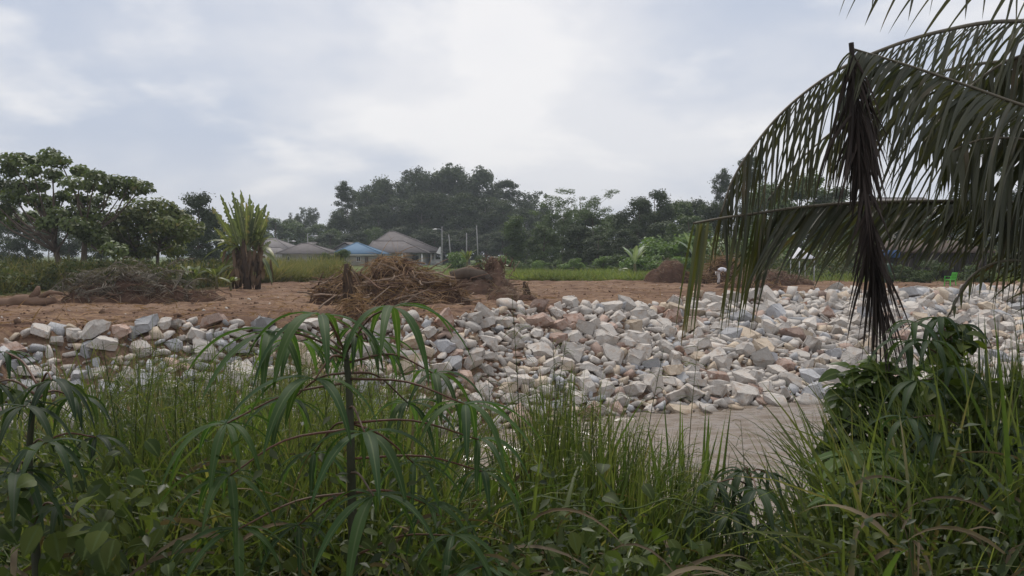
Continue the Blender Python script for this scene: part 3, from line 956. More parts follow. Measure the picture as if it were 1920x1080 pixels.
b = [((1.05 * math.cos(a) * RNG.uniform(0.3, 1), 1.05 * math.sin(a) * RNG.uniform(0.3, 1), z), RNG.uniform(0.9, 1.25)) for a, z in zip(RNG.uniform(0, 6.28, 34), np.linspace(0.8, 8.4, 34))]
proto('ivy', 9.2, b, 0.3, m_lf_mid, m_bark, dens=300, r0=0.3, h0=0.1, wig=0.1)
for k in range(2):      # low shrub
    proto('shrub', 3, ell_blobs(14, 3, 0.14, 1.5, 0.6, 0.85), 0.24, m_lf_bright, m_bark, dens=420, r0=0.07, h0=0.05)
    proto('darkshrub', 3, ell_blobs(14, 3, 0.14, 1.5, 0.6, 0.85), 0.22, m_lf_mid, m_bark, dens=420, r0=0.07, h0=0.05)
b = ell_blobs(20, 22, 0.1, 3.4, 1.6, 0.98)
proto('casuarina', 22, b, 0.6, m_lf_dark, m_bark, dens=210, r0=0.3, h0=0.1, aspect=0.25, droop=0.8)

TREE_COUNT = {}
def tree(kind, px, py_top, Y, label, wide=1.0, group=None, name="tree", cat="tree", wpx=None):
    vs = PROTO[kind]
    k = TREE_COUNT.get(kind, 0)
    TREE_COUNT[kind] = k + 1
    H, mt, ml, mc = vs[k % len(vs)]
    p = ground_pt(px, Y)
    h = hzv(py_top, Y) - p.z
    s = h / H
    t_ = thing(name, label, cat, p, group, RNG.uniform(0, 6.283), (s * wide, s * wide, s))
    link("trunk", mt, t_)
    link("branches", ml, t_)
    link("crown", mc, t_)
    return t_
FG = "tall trees of the forest behind the houses"
forest = [
    ('layered', 652, 352, 205, 0.9, "dark tree with layered tufts at the left end of the forest"),
    ('wispy', 690, 352, 222, 1.0, "thin-topped forest tree just right of the layered tree"),
    ('forest', 718, 346, 226, 1.0, "forest tree rising left of the house's roof peak"),
    ('wispy', 745, 342, 230, 1.05, "wispy forest tree straight above the roof peak"),
    ('forest', 775, 330, 228, 1.05, "tall forest tree right of the roof peak"),
    ('wispy', 806, 319, 232, 1.1, "tallest forest tree, left one of the forest's twin summits"),
    ('forest', 842, 322, 232, 1.1, "tall forest tree between the forest's twin summits"),
    ('wispy', 878, 316, 230, 1.1, "tallest forest tree, right one of the forest's twin summits"),
    ('forest', 910, 328, 228, 1.05, "tall forest tree sloping down right of the summit"),
    ('layered', 948, 346, 218, 1.0, "flat-topped pale forest tree right of the summit"),
    ('wispy', 985, 360, 222, 1.0, "sparse forest tree near the right end of the forest"),
    ('wispy', 1014, 382, 215, 1.0, "lower sparse tree at the right end of the forest"),
    ('forest', 635, 402, 190, 1.1, "lower dark tree at the forest foot left of the gable roof"),
    ('forest', 676, 395, 196, 1.2, "dark tree standing behind the blue roof"),
    ('forest', 712, 388, 192, 1.2, "dark tree directly behind the main roof's left slope"),
    ('forest', 752, 380, 196, 1.2, "dark tree directly behind the main roof's right slope"),
    ('forest', 792, 372, 192, 1.25, "dark tree behind the veranda of the large house"),
    ('forest', 832, 370, 194, 1.25, "dark tree behind the street lamp pole"),
    ('forest', 872, 368, 190, 1.25, "dark tree behind the short pole"),
    ('forest', 910, 378, 192, 1.25, "dark tree behind the tall leaning pole"),
    ('forest', 945, 385, 188, 1.2, "dark tree behind the ivy-clad tree"),
    ('forest', 985, 396, 185, 1.2, "dark tree just right of the ivy-clad tree"),
]
for kind, px, py, Y, wd, lab in forest:
    tree(kind, px, py, Y, lab, wd * 1.1, FG, "forest_tree")
UG = "low trees at the foot of the forest"
for k, (px, py, Y) in enumerate([(618, 436, 168), (650, 440, 182), (682, 432, 186), (715, 430, 186), (752, 428, 186), (790, 432, 184), (815, 428, 180), (848, 434, 178), (880, 430, 176), (912, 438, 172), (942, 436, 168), (985, 436, 160), (1012, 440, 150)]):
    tree('dense', px, py, Y, ["low dark tree behind the lamp post's right", "low dark tree behind the grey gable", "low dark tree behind the blue roof's top", "low dark tree left of the main roof's peak",
         "low dark tree right of the main roof's peak", "low dark tree behind the main roof's right slope", "low dark tree above the veranda roof", "low dark tree behind the leaning pole",
         "low dark tree behind the short straight pole", "low dark tree behind the spreading banana plant", "low dark tree touching the ivy column's left side", "low dark tree touching the ivy column's right side",
         "low dark tree left of the feathery trees"][k], 1.5, UG, "low_tree")
OG = "trees along the far edge of the clearing"
others = [
    ('ivy', 966, 402, 112, 1.1, "column-like tree smothered in ivy at the clearing's edge", "ivy_clad_tree"),
    ('feathery', 1088, 354, 128, 1.25, "feathery light-crowned tree standing alone on the skyline", "tree"),
    ('feathery', 1055, 392, 122, 1.2, "lower feathery tree left of the skyline tree", "tree"),
    ('round', 1020, 425, 110, 1.1, "small rounded tree between ivy column and feathery tree", "tree"),
    ('dense', 1085, 425, 105, 1.3, "dark bushy tree under the feathery skyline tree", "tree"),
    ('round', 1140, 418, 118, 1.1, "rounded tree below the dip in the skyline", "tree"),
    ('round', 1110, 396, 124, 1.2, "green tree just right of the feathery skyline tree", "tree"),
    ('round', 1162, 404, 128, 1.2, "rounded green tree filling the dip in the skyline", "tree"),
    ('dense', 1172, 432, 104, 1.3, "low dark tree left of the right-hand wood", "tree"),
    ('round', 1040, 402, 126, 1.1, "green tree left of the feathery skyline tree", "tree"),
    ('dense', 1120, 440, 100, 1.3, "low dark tree right under the feathery skyline tree", "tree"),
    ('dense', 1245, 418, 106, 1.3, "low dark tree at the foot of the right-hand wood", "tree"),
    ('round', 1290, 405, 100, 1.3, "green tree behind the bright shrubs on the right", "tree"),
    ('dense', 1196, 374, 112, 0.95, "dark tree at the left edge of the right-hand wood", "tree"),
    ('dense', 1228, 356, 116, 0.75, "dark tree with a knob-like top in the right-hand wood", "tree"),
    ('round', 1262, 378, 118, 1.0, "mid green tree right of the knob-topped tree", "tree"),
    ('dense', 1298, 380, 120, 1.0, "dark tree left of the palm frond tip", "tree"),
    ('layered', 1350, 330, 150, 0.75, "tall layered tree just left of the palm's arching frond", "tree"),
    ('dense', 1330, 385, 110, 1.1, "dense tree below the tall layered tree", "tree"),
    ('layered', 1405, 305, 130, 0.8, "tall layered tree seen through the arching palm frond", "tree"),
    ('round', 1440, 345, 100, 1.0, "green tree behind the palm's drooping leaflets", "tree"),
    ('round', 1500, 330, 96, 1.1, "green rounded tree behind the middle of the palm", "tree"),
    ('dense', 1560, 350, 92, 1.1, "dark tree left of the hanging dead frond", "tree"),
    ('round', 1625, 385, 88, 1.0, "low tree behind the hanging dead frond", "tree"),
    ('dense', 1700, 392, 84, 1.1, "low dark tree in front of the glimpsed pale roof", "tree"),
    ('casuarina', 1835, 250, 78, 1.2, "big dark needle-leaved tree behind the palm's right side", "tree"),
    ('casuarina', 1925, 235, 74, 1.2, "big dark needle-leaved tree at the right edge", "tree"),
    ('dense', 1780, 385, 72, 1.1, "dark bushy tree behind the green chair", "tree"),
    ('dense', 1880, 400, 70, 1.2, "dark bushy tree right of the green chair", "tree"),
    ('dense', 2010, 330, 75, 1.2, "dark tree just outside the right edge", "tree"),
    # left
    ('dense', 372, 366, 92, 0.85, "dark round-crowned tree left of the tall banana clump", "tree"),
    ('dense', 335, 392, 96, 1.0, "dark tree behind the yellowish bushy tree", "tree"),
    ('dense', 395, 402, 94, 0.9, "lower dark tree touching the banana clump", "tree"),
    ('round', 430, 420, 120, 1.0, "green tree behind the banana clump", "tree"),
    ('round', 517, 409, 190, 1.2, "rounded distant tree right of the banana clump", "tree"),
    ('round', 545, 412, 200, 1.2, "distant tree below the two puffed skyline crowns", "tree"),
    ('wispy', 556, 402, 240, 0.8, "left one of two puffed crowns on the far skyline", "tree"),
    ('wispy', 583, 390, 240, 0.85, "right one of two puffed crowns on the far skyline", "tree"),
    ('round', 600, 420, 195, 1.1, "low distant tree behind the lamp post", "tree"),
    ('round', 480, 425, 180, 1.1, "distant tree behind the banana clump's right side", "tree"),
    ('round', 622, 430, 172, 0.9, "small yellowish green tree above the low grey roof", "tree"),
    ('round', 703, 427, 178, 0.85, "bright green bushy tree touching the main roof's left slope", "tree"),
    ('layered', 18, 352, 130, 0.85, "tall dark tree at the left edge behind the spreading tree", "tree"),
    ('layered', 92, 372, 140, 0.8, "dark layered tree behind the spreading tree's trunk", "tree"),
    ('dense', 50, 402, 105, 0.95, "dark bushy tree behind the left edge", "tree"),
    ('dense', 130, 410, 108, 1.1, "dark bushy tree behind the spreading tree", "tree"),
    ('dense', 190, 418, 100, 1.1, "dark bushy tree right of the spreading tree's trunk", "tree"),
    ('dense', -30, 395, 100, 1.1, "dark tree cut by the left edge", "tree"),
    ('dense', 260, 410, 104, 1.1, "dark tree hidden behind the yellowish bushy tree", "tree"),
]
for kind, px, py, Y, wd, lab, nm in others:
    tree(kind, px, py, Y, lab, wd, OG, nm)

# low shrubs along the clearing's far edge
SG = "low shrubs along the far edge of the clearing"
shr = []
for k, (px, top, Y) in enumerate([(858, 470, 104), (905, 478, 108), (935, 476, 100), (985, 474, 96), (1012, 486, 90), (1042, 486, 92), (1075, 481, 88), (1105, 486, 90), (1132, 478, 92), (1160, 476, 90),
                                  (1205, 462, 82), (1232, 445, 84), (1262, 432, 86), (1285, 440, 80), (1245, 475, 78), (1282, 478, 74), (1310, 452, 82), (1352, 445, 84), (1390, 440, 86), (1430, 440, 84), (1480, 440, 82)]):
    tree('shrub' if px > 1180 else ('darkshrub' if k % 2 else 'shrub'), px, top, Y, None, 1.25, SG, "shrub", "shrub")["label"] = (
        ["broad shrub behind the leaning pole's foot", "shrub below the tall pole", "shrub left of the ivy-clad tree", "shrub at the ivy-clad tree's foot",
         "low shrub right of the ivy-clad tree's foot", "low shrub behind the grass strip's left part", "low shrub behind the grass strip's middle", "low shrub right of the strip's middle shrub",
         "taller shrub under the dip in the skyline", "shrub beside the pale-leaved banana plant", "shrub right behind the pale-leaved banana plant", "bright shrub above the dirt mound's left",
         "tallest bright shrub above the dirt mound", "bright shrub left of the palm frond tip", "low bright shrub behind the dirt mound", "low bright shrub right behind the dirt mound",
         "shrub behind the straw heap's left", "shrub behind the bending person", "shrub behind the palm's hanging leaflets", "shrub behind the drooping frond left part", "shrub behind the drooping frond middle"][k])

for px, top, Y, lab in ((1705, 478, 56, "dark shrub in front of the board shed's left part"), (1745, 486, 55, "dark shrub left of the green chair"), (1835, 478, 56, "dark shrub right of the green chair")):
    tree('darkshrub', px, top, Y, lab, 1.2, "shrubs around the board shed", "shrub", "shrub")
# the big spreading tree on the left, clump by clump
def clump_tree(name, label, base_px, Y, clumps, rb, leaf, mleaf, trunk_top, r0, dens, stems, depth=1.6):
    b0 = ground_pt(base_px, Y)
    t_ = thing(name, label, "tree", b0)
    blobs = []
    for (px, py) in clumps:
        y = Y + RNG.normal() * depth
        p = W(px, py, y) - b0
        blobs.append(((p.x, p.y, p.z), rb * RNG.uniform(0.75, 1.25)))
    for si, (spx, tx, ty) in enumerate(stems):
        q0 = ground_pt(spx, Y) - b0
        q1 = W(tx, ty, Y) - b0
        pts = [q0 + Vector((0, 0, -0.2)), q0.lerp(q1, 0.3) + Vector((0.12, 0, 0)), q0.lerp(q1, 0.65) + Vector((-0.1, 0.1, 0)), q1]
        link("trunk", MB().add(*tube(pts, [r0 * 1.2, r0 * 0.9, r0 * 0.75, r0 * 0.5], 9)).mesh("trunk", m_bark, True), t_)
        ml = MB()
        for (c, r) in blobs:
            if min(range(len(stems)), key=lambda s: abs((W(stems[s][1], stems[s][2], Y) - b0).x - c[0])) != si:
                continue
            c = Vector(c)
            s0 = q0.lerp(q1, RNG.uniform(0.55, 1.0))
            mid = s0.lerp(c, 0.5) + Vector((RNG.normal() * 0.15, RNG.normal() * 0.15, -0.15 * (c - s0).length * 0.6))
            ml.add(*tube([s0, s0.lerp(mid, 0.5), mid, mid.lerp(c, 0.6), c], [r0 * 0.42, r0 * 0.34, r0 * 0.26, r0 * 0.18, r0 * 0.08], 6))
        link("branches", ml.mesh("branches", m_bark, True), t_)
    cr = MB()
    for (c, r) in blobs:
        P, d = blob_points(int(dens), c, r, 0.62, 0.1)
        P[:, 2] -= np.abs(RNG.normal(size=len(P))) * 0.12
        nr = d * 0.6 + RNG.normal(size=P.shape) * 0.45 + np.array([0, -0.2, 0.55])
        cr.add(*leaves(P, nr, leaf * RNG.uniform(0.65, 1.25, len(P)), 0.8, 0.9))
    link("crown", cr.mesh("crown", mleaf), t_)
    return t_
clumps = [(40, 296), (95, 290), (112, 300), (60, 318), (18, 318), (8, 345), (150, 318), (180, 328), (214, 338), (245, 342), (268, 350), (200, 352), (232, 358), (165, 345), (135, 340),
          (100, 325), (75, 345), (45, 345), (25, 365), (-20, 330), (-45, 345), (-30, 370), (120, 365), (150, 372), (185, 375), (60, 372), (90, 380), (-70, 360), (10, 390), (140, 395), (170, 398), (110, 400), (150, 425), (165, 440), (192, 448), (214, 466), (58, 402), (86, 416), (138, 418), (178, 428), (28, 412), (-10, 402), (20, 300), (70, 300)]
clump_tree("spreading_tree", "big spreading tree with broad leaves and forked dark trunks on the left", 112, 48, clumps, 0.66, 0.27, m_lf_big, 0, 0.2, 210, [(114, 98, 420), (146, 168, 400)], 1.5)
clumps = [(232, 400), (262, 386), (300, 384), (322, 398), (292, 410), (342, 412), (252, 420), (222, 430), (282, 430), (330, 438), (242, 452), (300, 452), (346, 440), (205, 412), (205, 440),
          (265, 402), (312, 420), (235, 470), (275, 470), (325, 465), (355, 425), (190, 455)]
clump_tree("bushy_tree", "yellowish green bushy tree right of the big spreading tree", 262, 53, clumps, 0.85, 0.30, m_lf_yel, 0, 0.13, 240, [(250, 262, 440), (285, 305, 440)], 1.4)
t_ = tree('round', 606, 474, 76, "small leafy tree left of the pair in front of the blue-roofed house", 1.1, None, "small_tree")
t_ = tree('round', 641, 468, 74, "small leafy tree right of the pair in front of the blue-roofed house", 1.1, None, "small_tree")

# ------------------------------------------------------------------ grassland and undergrowth beyond the bare soil
m_grass_far = leaf_mat("field_grass", (0.11, 0.16, 0.04), (0.21, 0.23, 0.075), 0.28, 0.6, 0.2, nscale=0.4, dry=(0.26, 0.21, 0.10), dryamt=0.02)
m_grass_dry = leaf_mat("tall_field_grass", (0.12, 0.135, 0.045), (0.22, 0.20, 0.085), 0.25, 0.6, 0.2, nscale=0.5, dry=(0.30, 0.23, 0.11), dryamt=0.08)
m_under = leaf_mat("undergrowth_leaves", (0.05, 0.068, 0.025), (0.10, 0.11, 0.04), 0.2, 0.6, 0.2, nscale=0.5, dry=(0.16, 0.11, 0.055), dryamt=0.03)
def grass_field(n, p0, p1, ya, yb, hlo, hhi, wd, lean=0.35, g=0.6, dens=None):
    px = RNG.uniform(p0, p1, n)
    lo = np.maximum(np.interp(px, SP, SOIL_END) + ya, 30)
    y = lo + (RNG.random(n) ** 1.4) * yb
    x = (px - 960) * y / FPX
    P0 = np.stack([x, y, ground_z(x, y) - 0.02], -1)
    D = np.stack([RNG.normal(size=n) * lean, RNG.normal(size=n) * lean, np.ones(n)], -1)
    S = np.stack([RNG.normal(size=n), RNG.normal(size=n), np.zeros(n)], -1)
    hh = RNG.uniform(hlo, hhi, n) * (0.75 + 0.6 * np.clip(fbm(x * 0.3, y * 0.3, 2) + 0.4, 0, 1))
    return ribbons(P0, D, S, hh, wd * RNG.uniform(0.7, 1.3, n), g, 3)
V, F, A = grass_field(18000, 960, 1240, -1.5, 30, 0.2, 0.95, 0.06, 0.5, 0.9)
mb = MB().add(V, F, A)
mb.add(*grass_field(9000, 830, 2100, -1, 34, 0.25, 0.6, 0.06))
link("grass", mb.mesh("grass", m_grass_far), kind='stuff', label="strip of bright green grass beyond the bare clearing", cat="grass")
V, F, A = grass_field(15000, 470, 640, -1, 26, 0.6, 2.3, 0.055, 0.35, 0.9)
mb = MB().add(V, F, A)
mb.add(*grass_field(8000, -150, 480, 2, 14, 0.8, 2.0, 0.055, 0.28, 0.6))
link("tall_grass", mb.mesh("tall_grass", m_grass_dry), kind='stuff', label="tall yellow-green seeding grass beyond the clearing on the left", cat="grass")
mb = MB()
n = 17000
px = RNG.uniform(-160, 470, n)
y = np.interp(px, SP, SOIL_END) + 1.0 + RNG.random(n) * 11
x = (px - 960) * y / FPX
hmax = 0.8 + 1.3 * np.clip(fbm(x * 0.35, y * 0.3, 3) + 0.4, 0, 1.2)
P = np.stack([x, y, ground_z(x, y) + RNG.random(n) ** 0.6 * hmax], -1)
V, F = leaves(P, RNG.normal(size=(n, 3)) + np.array([0, -0.3, 0.7]), RNG.uniform(0.13, 0.34, n), 0.55, 0.6)
mb.add(V, F)
n = 12000
px = RNG.uniform(1300, 2150, n)
y = 61 + RNG.random(n) * 14
x = (px - 960) * y / FPX
hmax = 1.5 + 2.4 * np.clip(fbm(x * 0.35, y * 0.3, 3) + 0.4, 0, 1.2)
P = np.stack([x, y, ground_z(x, y) + RNG.random(n) ** 0.6 * hmax], -1)
V, F = leaves(P, RNG.normal(size=(n, 3)) + np.array([0, -0.3, 0.7]), RNG.uniform(0.15, 0.4, n), 0.55, 0.6)
mb.add(V, F)
link("undergrowth", mb.mesh("undergrowth", m_under), kind='stuff', label="tangled weedy undergrowth behind the cleared strip", cat="undergrowth")
# ------------------------------------------------------------------ banana plants
m_ban = leaf_mat("banana_leaf", (0.075, 0.105, 0.034), (0.13, 0.15, 0.055), 0.28, 0.45, 0.4, rib=(0.24, 0.26, 0.11), dry=(0.24, 0.18, 0.08), dryamt=0.0, nscale=0.9)
m_ban_pale = leaf_mat("banana_leaf_pale", (0.21, 0.27, 0.17), (0.29, 0.34, 0.23), 0.2, 0.45, 0.4, rib=(0.34, 0.38, 0.26), nscale=0.9)
m_dead = leaf_mat("dead_leaf", (0.085, 0.058, 0.04), (0.17, 0.115, 0.075), 0.08, 0.85, 0.1, dry=(0.24, 0.175, 0.115), dryamt=0.02, nscale=1.2)
m_stem = plain_mat("banana_stem", (0.13, 0.13, 0.055), (0.10, 0.075, 0.045), 0.7, 0.2, 3, 0.4, 0.03, 0.3, (1, 1, 0.3))
m_fibre = plain_mat("fibrous_trunk", (0.10, 0.07, 0.05), (0.055, 0.038, 0.03), 0.95, 0.05, 4, 0.9, 0.08, 0.3, (1.5, 1.5, 0.3))
def banana(label, px, Y, H, nl, wl, mleaf=None, spread=1.0, group=None, stemh=0.4, upright=0.8, name="banana_plant"):
    p = ground_pt(px, Y)
    t_ = thing(name, label, "banana plant", p, group)
    hs = H * stemh
    link("stem", MB().add(*tube([(0, 0, -0.2), (0.03, 0, hs * 0.5), (0, 0.03, hs)], [0.05 * H, 0.045 * H, 0.028 * H], 8)).mesh("stem", m_stem, True), t_)
    for k in range(nl):
        a = k * 2.4 + RNG.normal() * 0.3
        el = RNG.uniform(0.35, 1.0) * upright + 0.25
        D = [[math.cos(a) * spread, math.sin(a) * spread, el * 1.7]]
        S = [[-math.sin(a), math.cos(a), RNG.normal() * 0.2]]
        Ln = (H - hs) * RNG.uniform(0.8, 1.1) * (1.05 if el > 0.8 else 0.9)
        V, F, A = ribbons([[0, 0, hs - 0.05]], D, S, Ln, wl * RNG.uniform(0.85, 1.15), RNG.uniform(0.5, 1.4) * (1.25 - el * 0.6), 11, oblong_prof, 0.3, 0.28)
        link("leaf", MB().add(V, F, A).mesh("leaf", mleaf or m_ban, True), t_)
    return t_
BG = "young banana plants in the clearing and village"
banana("bright banana plant with upright leaves in front of the tall banana clump, left one", 362, 44, 1.9, 7, 0.42, None, 0.8, BG)
banana("bright banana plant right at the left foot of the tall banana clump", 405, 44, 2.1, 7, 0.45, None, 1.1, BG)
banana("small banana plant in front of the tall clump's left foot", 432, 42, 1.3, 6, 0.3, None, 1.3, BG)
banana("banana plant with one tall upright leaf behind the root heap", 876, 98, 3.0, 6, 0.6, None, 0.7, BG)
banana("spreading banana plant behind the root heap", 914, 96, 3.1, 10, 0.55, None, 1.4, BG, 0.3, 0.55)
banana("banana plant right of the spreading banana plant behind the root heap", 935, 92, 2.1, 8, 0.5, None, 1.4, BG, 0.3, 0.5)
banana("pale-leaved banana plant with upright leaves at the right end of the grass strip", 1190, 70, 3.6, 7, 0.55, m_ban_pale, 0.55, BG, 0.35, 0.9)
banana("pale-leaved banana plant showing left of the frond's hanging tip", 1302, 68, 4.2, 6, 0.55, m_ban_pale, 0.5, BG, 0.42, 0.9)
banana("pale-leaved banana plant behind the frond's hanging tip", 1335, 66, 4.2, 7, 0.6, m_ban_pale, 0.6, BG, 0.4, 0.9)
banana("pale-leaved banana plant right of the frond's hanging tip", 1362, 67, 4.0, 6, 0.55, m_ban_pale, 0.5, BG, 0.4, 0.9)
banana("low banana plant with drooping leaves behind the grass strip's right end", 1160, 76, 1.8, 7, 0.5, None, 1.4, BG, 0.3, 0.5)

# the tall ragged clump on the left: several fibrous trunks, fans of upright torn leaves, skirts of dead ones
Yc = 46.0
pc = ground_pt(460, Yc)
bc = thing("banana_clump", "tall ragged banana clump with torn upright leaves and a skirt of dead leaves", "banana clump", pc)
for px, top, r0 in ((446, 452, 0.15), (464, 446, 0.19), (482, 456, 0.14)):
    q = ground_pt(px, Yc + RNG.normal() * 0.3) - pc
    tp = W(px + RNG.normal() * 4, top, Yc) - pc
    link("trunk", MB().add(*tube([q + Vector((0, 0, -0.2)), q.lerp(tp, 0.5) + Vector((0.05, 0, 0)), tp], [r0 * 1.3, r0, r0 * 0.7], 9)).mesh("trunk", m_fibre, True), bc)
upl = [(445, 455, 402, 392), (447, 455, 418, 372), (452, 450, 430, 385), (455, 452, 437, 366), (458, 450, 452, 364), (462, 450, 462, 384), (466, 452, 474, 386), (470, 452, 484, 388), (474, 455, 497, 388), (478, 458, 502, 402),
       (450, 458, 412, 410), (465, 455, 446, 380), (480, 462, 500, 425), (484, 470, 506, 455), (443, 462, 404, 430), (470, 455, 468, 372), (455, 455, 424, 392), (460, 452, 490, 396)]
for (ax, ay, bx, by) in upl:
    ax, ay = 464 + (ax - 464) * 0.7, ay + 22
    yy = Yc + RNG.normal() * 0.7
    a, b = W(ax, ay, Yc + (yy - Yc) * 0.2) - pc, W(bx, by, yy) - pc
    d = b - a
    S = [[1, RNG.normal() * 0.7, 0]]
    V, F, A = ribbons([a], [d + Vector((d.x * -0.05, 0, 0.25))], S, d.length * 1.08, RNG.uniform(0.42, 0.6), 0.3, 40, oblong_prof, 0.4, 0.75)
    link("leaf", MB().add(V, F, A).mesh("leaf", m_ban), bc)
for (ax, ay, bx, by) in ((452, 462, 385, 470), (455, 465, 400, 505), (482, 465, 512, 470), (484, 470, 520, 500), (484, 475, 510, 520), (450, 470, 420, 515), (486, 468, 505, 440), (445, 465, 392, 445)):
    a, b = W(ax, ay, Yc - 0.2) - pc, W(bx, by, Yc + RNG.normal() * 0.6 - 0.5) - pc
    d = b - a
    V, F, A = ribbons([a], [d + Vector((0, 0, 0.7))], [[0.3, 1, 0.2]], d.length * 1.15, 0.42, 1.1, 12, oblong_prof, 0.3, 0.35)
    link("leaf", MB().add(V, F, A).mesh("leaf", m_ban), bc)
for k in range(16):      # looser leaves leaning out all round
    a = W(464 + RNG.normal() * 8, RNG.uniform(452, 478), Yc + RNG.normal() * 0.2) - pc
    az = RNG.uniform(0, 6.283)
    V, F, A = ribbons([a], [[math.cos(az), math.sin(az), RNG.uniform(0.4, 1.6)]], [[-math.sin(az), math.cos(az), RNG.normal() * 0.3]], RNG.uniform(1.2, 2.2), RNG.uniform(0.36, 0.5), RNG.uniform(0.8, 1.8), 30, oblong_prof, 0.3, 0.6)
    link("leaf", MB().add(V, F, A).mesh("leaf", m_ban), bc)
for k in range(85):
    px = RNG.normal(464, 17)
    a = W(px, RNG.uniform(446, 512), Yc + RNG.uniform(-0.6, 0.5)) - pc
    V, F, A = ribbons([a], [[RNG.normal() * 0.3, -0.25, -0.6]], [[1, RNG.normal() * 0.6, 0]], RNG.uniform(0.8, 1.6), RNG.uniform(0.12, 0.3), 1.2, 8, oblong_prof, 0.6, 0.5)
    link("dead_leaf", MB().add(V, F, A).mesh("dead_leaf", m_dead), bc)

# ------------------------------------------------------------------ heaps of uprooted debris
m_stick = plain_mat("weathered_stick", (0.31, 0.235, 0.175), (0.18, 0.13, 0.095), 0.9, 0.1, 3, 0.5, 0.03, 0.7, (1, 1, 0.3))
m_root = plain_mat("muddy_root", (0.19, 0.12, 0.085), (0.10, 0.062, 0.045), 0.95, 0.1, 3, 0.5, 0.03, 0.5)
m_soilheap = plain_mat("heaped_soil", (0.125, 0.074, 0.052), (0.062, 0.037, 0.026), 0.95, 0.05, 2.2, 1.0, 0.15, 0.2)
m_strawheap = leaf_mat("heaped_straw", (0.37, 0.245, 0.15), (0.18, 0.11, 0.07), 0.15, 0.8, 0.1, nscale=1.5)
m_strawgrey = leaf_mat("grey_straw", (0.30, 0.235, 0.175), (0.17, 0.125, 0.09), 0.1, 0.85, 0.1, nscale=1.5)
m_cut = plain_mat("fresh_cut_wood", (0.52, 0.35, 0.23), (0.42, 0.26, 0.16), 0.8, 0.2, 5, 0.2, 0.02, 0.1)
m_logbark = plain_mat("pale_log_bark", (0.23, 0.155, 0.11), (0.13, 0.082, 0.058), 0.95, 0.1, 3.5, 0.6, 0.05, 0.1, (0.3, 1, 1))
STICKS = []
for k in range(6):
    pts = [(0, 0, 0)]
    d = Vector((1, 0, 0))
    for j in range(5):
        d = (d + Vector((0, RNG.normal() * 0.22, RNG.normal() * 0.22))).normalized()
        pts.append(tuple(Vector(pts[-1]) + d * 0.2))
    mb = MB().add(*tube(pts, [0.028, 0.026, 0.024, 0.02, 0.016, 0.009], 5))
    if k > 2:
        q = Vector(pts[3])
        mb.add(*tube([q, q + Vector((0.12, 0.1, 0.06)), q + Vector((0.2, 0.22, 0.1))], [0.014, 0.011, 0.005], 4))
    STICKS.append((mb.mesh("stick", m_stick, True), mb.mesh("stick", m_root, True)))
def lumps_h(x, y, lumps):
    h = np.zeros_like(x)
    for (cx, cy, rx, ry, hh) in lumps:
        q = ((x - cx) / rx) ** 2 + ((y - cy) / ry) ** 2
        h = np.maximum(h, hh * np.clip(1 - q, 0, 1) ** 0.75)
    return h
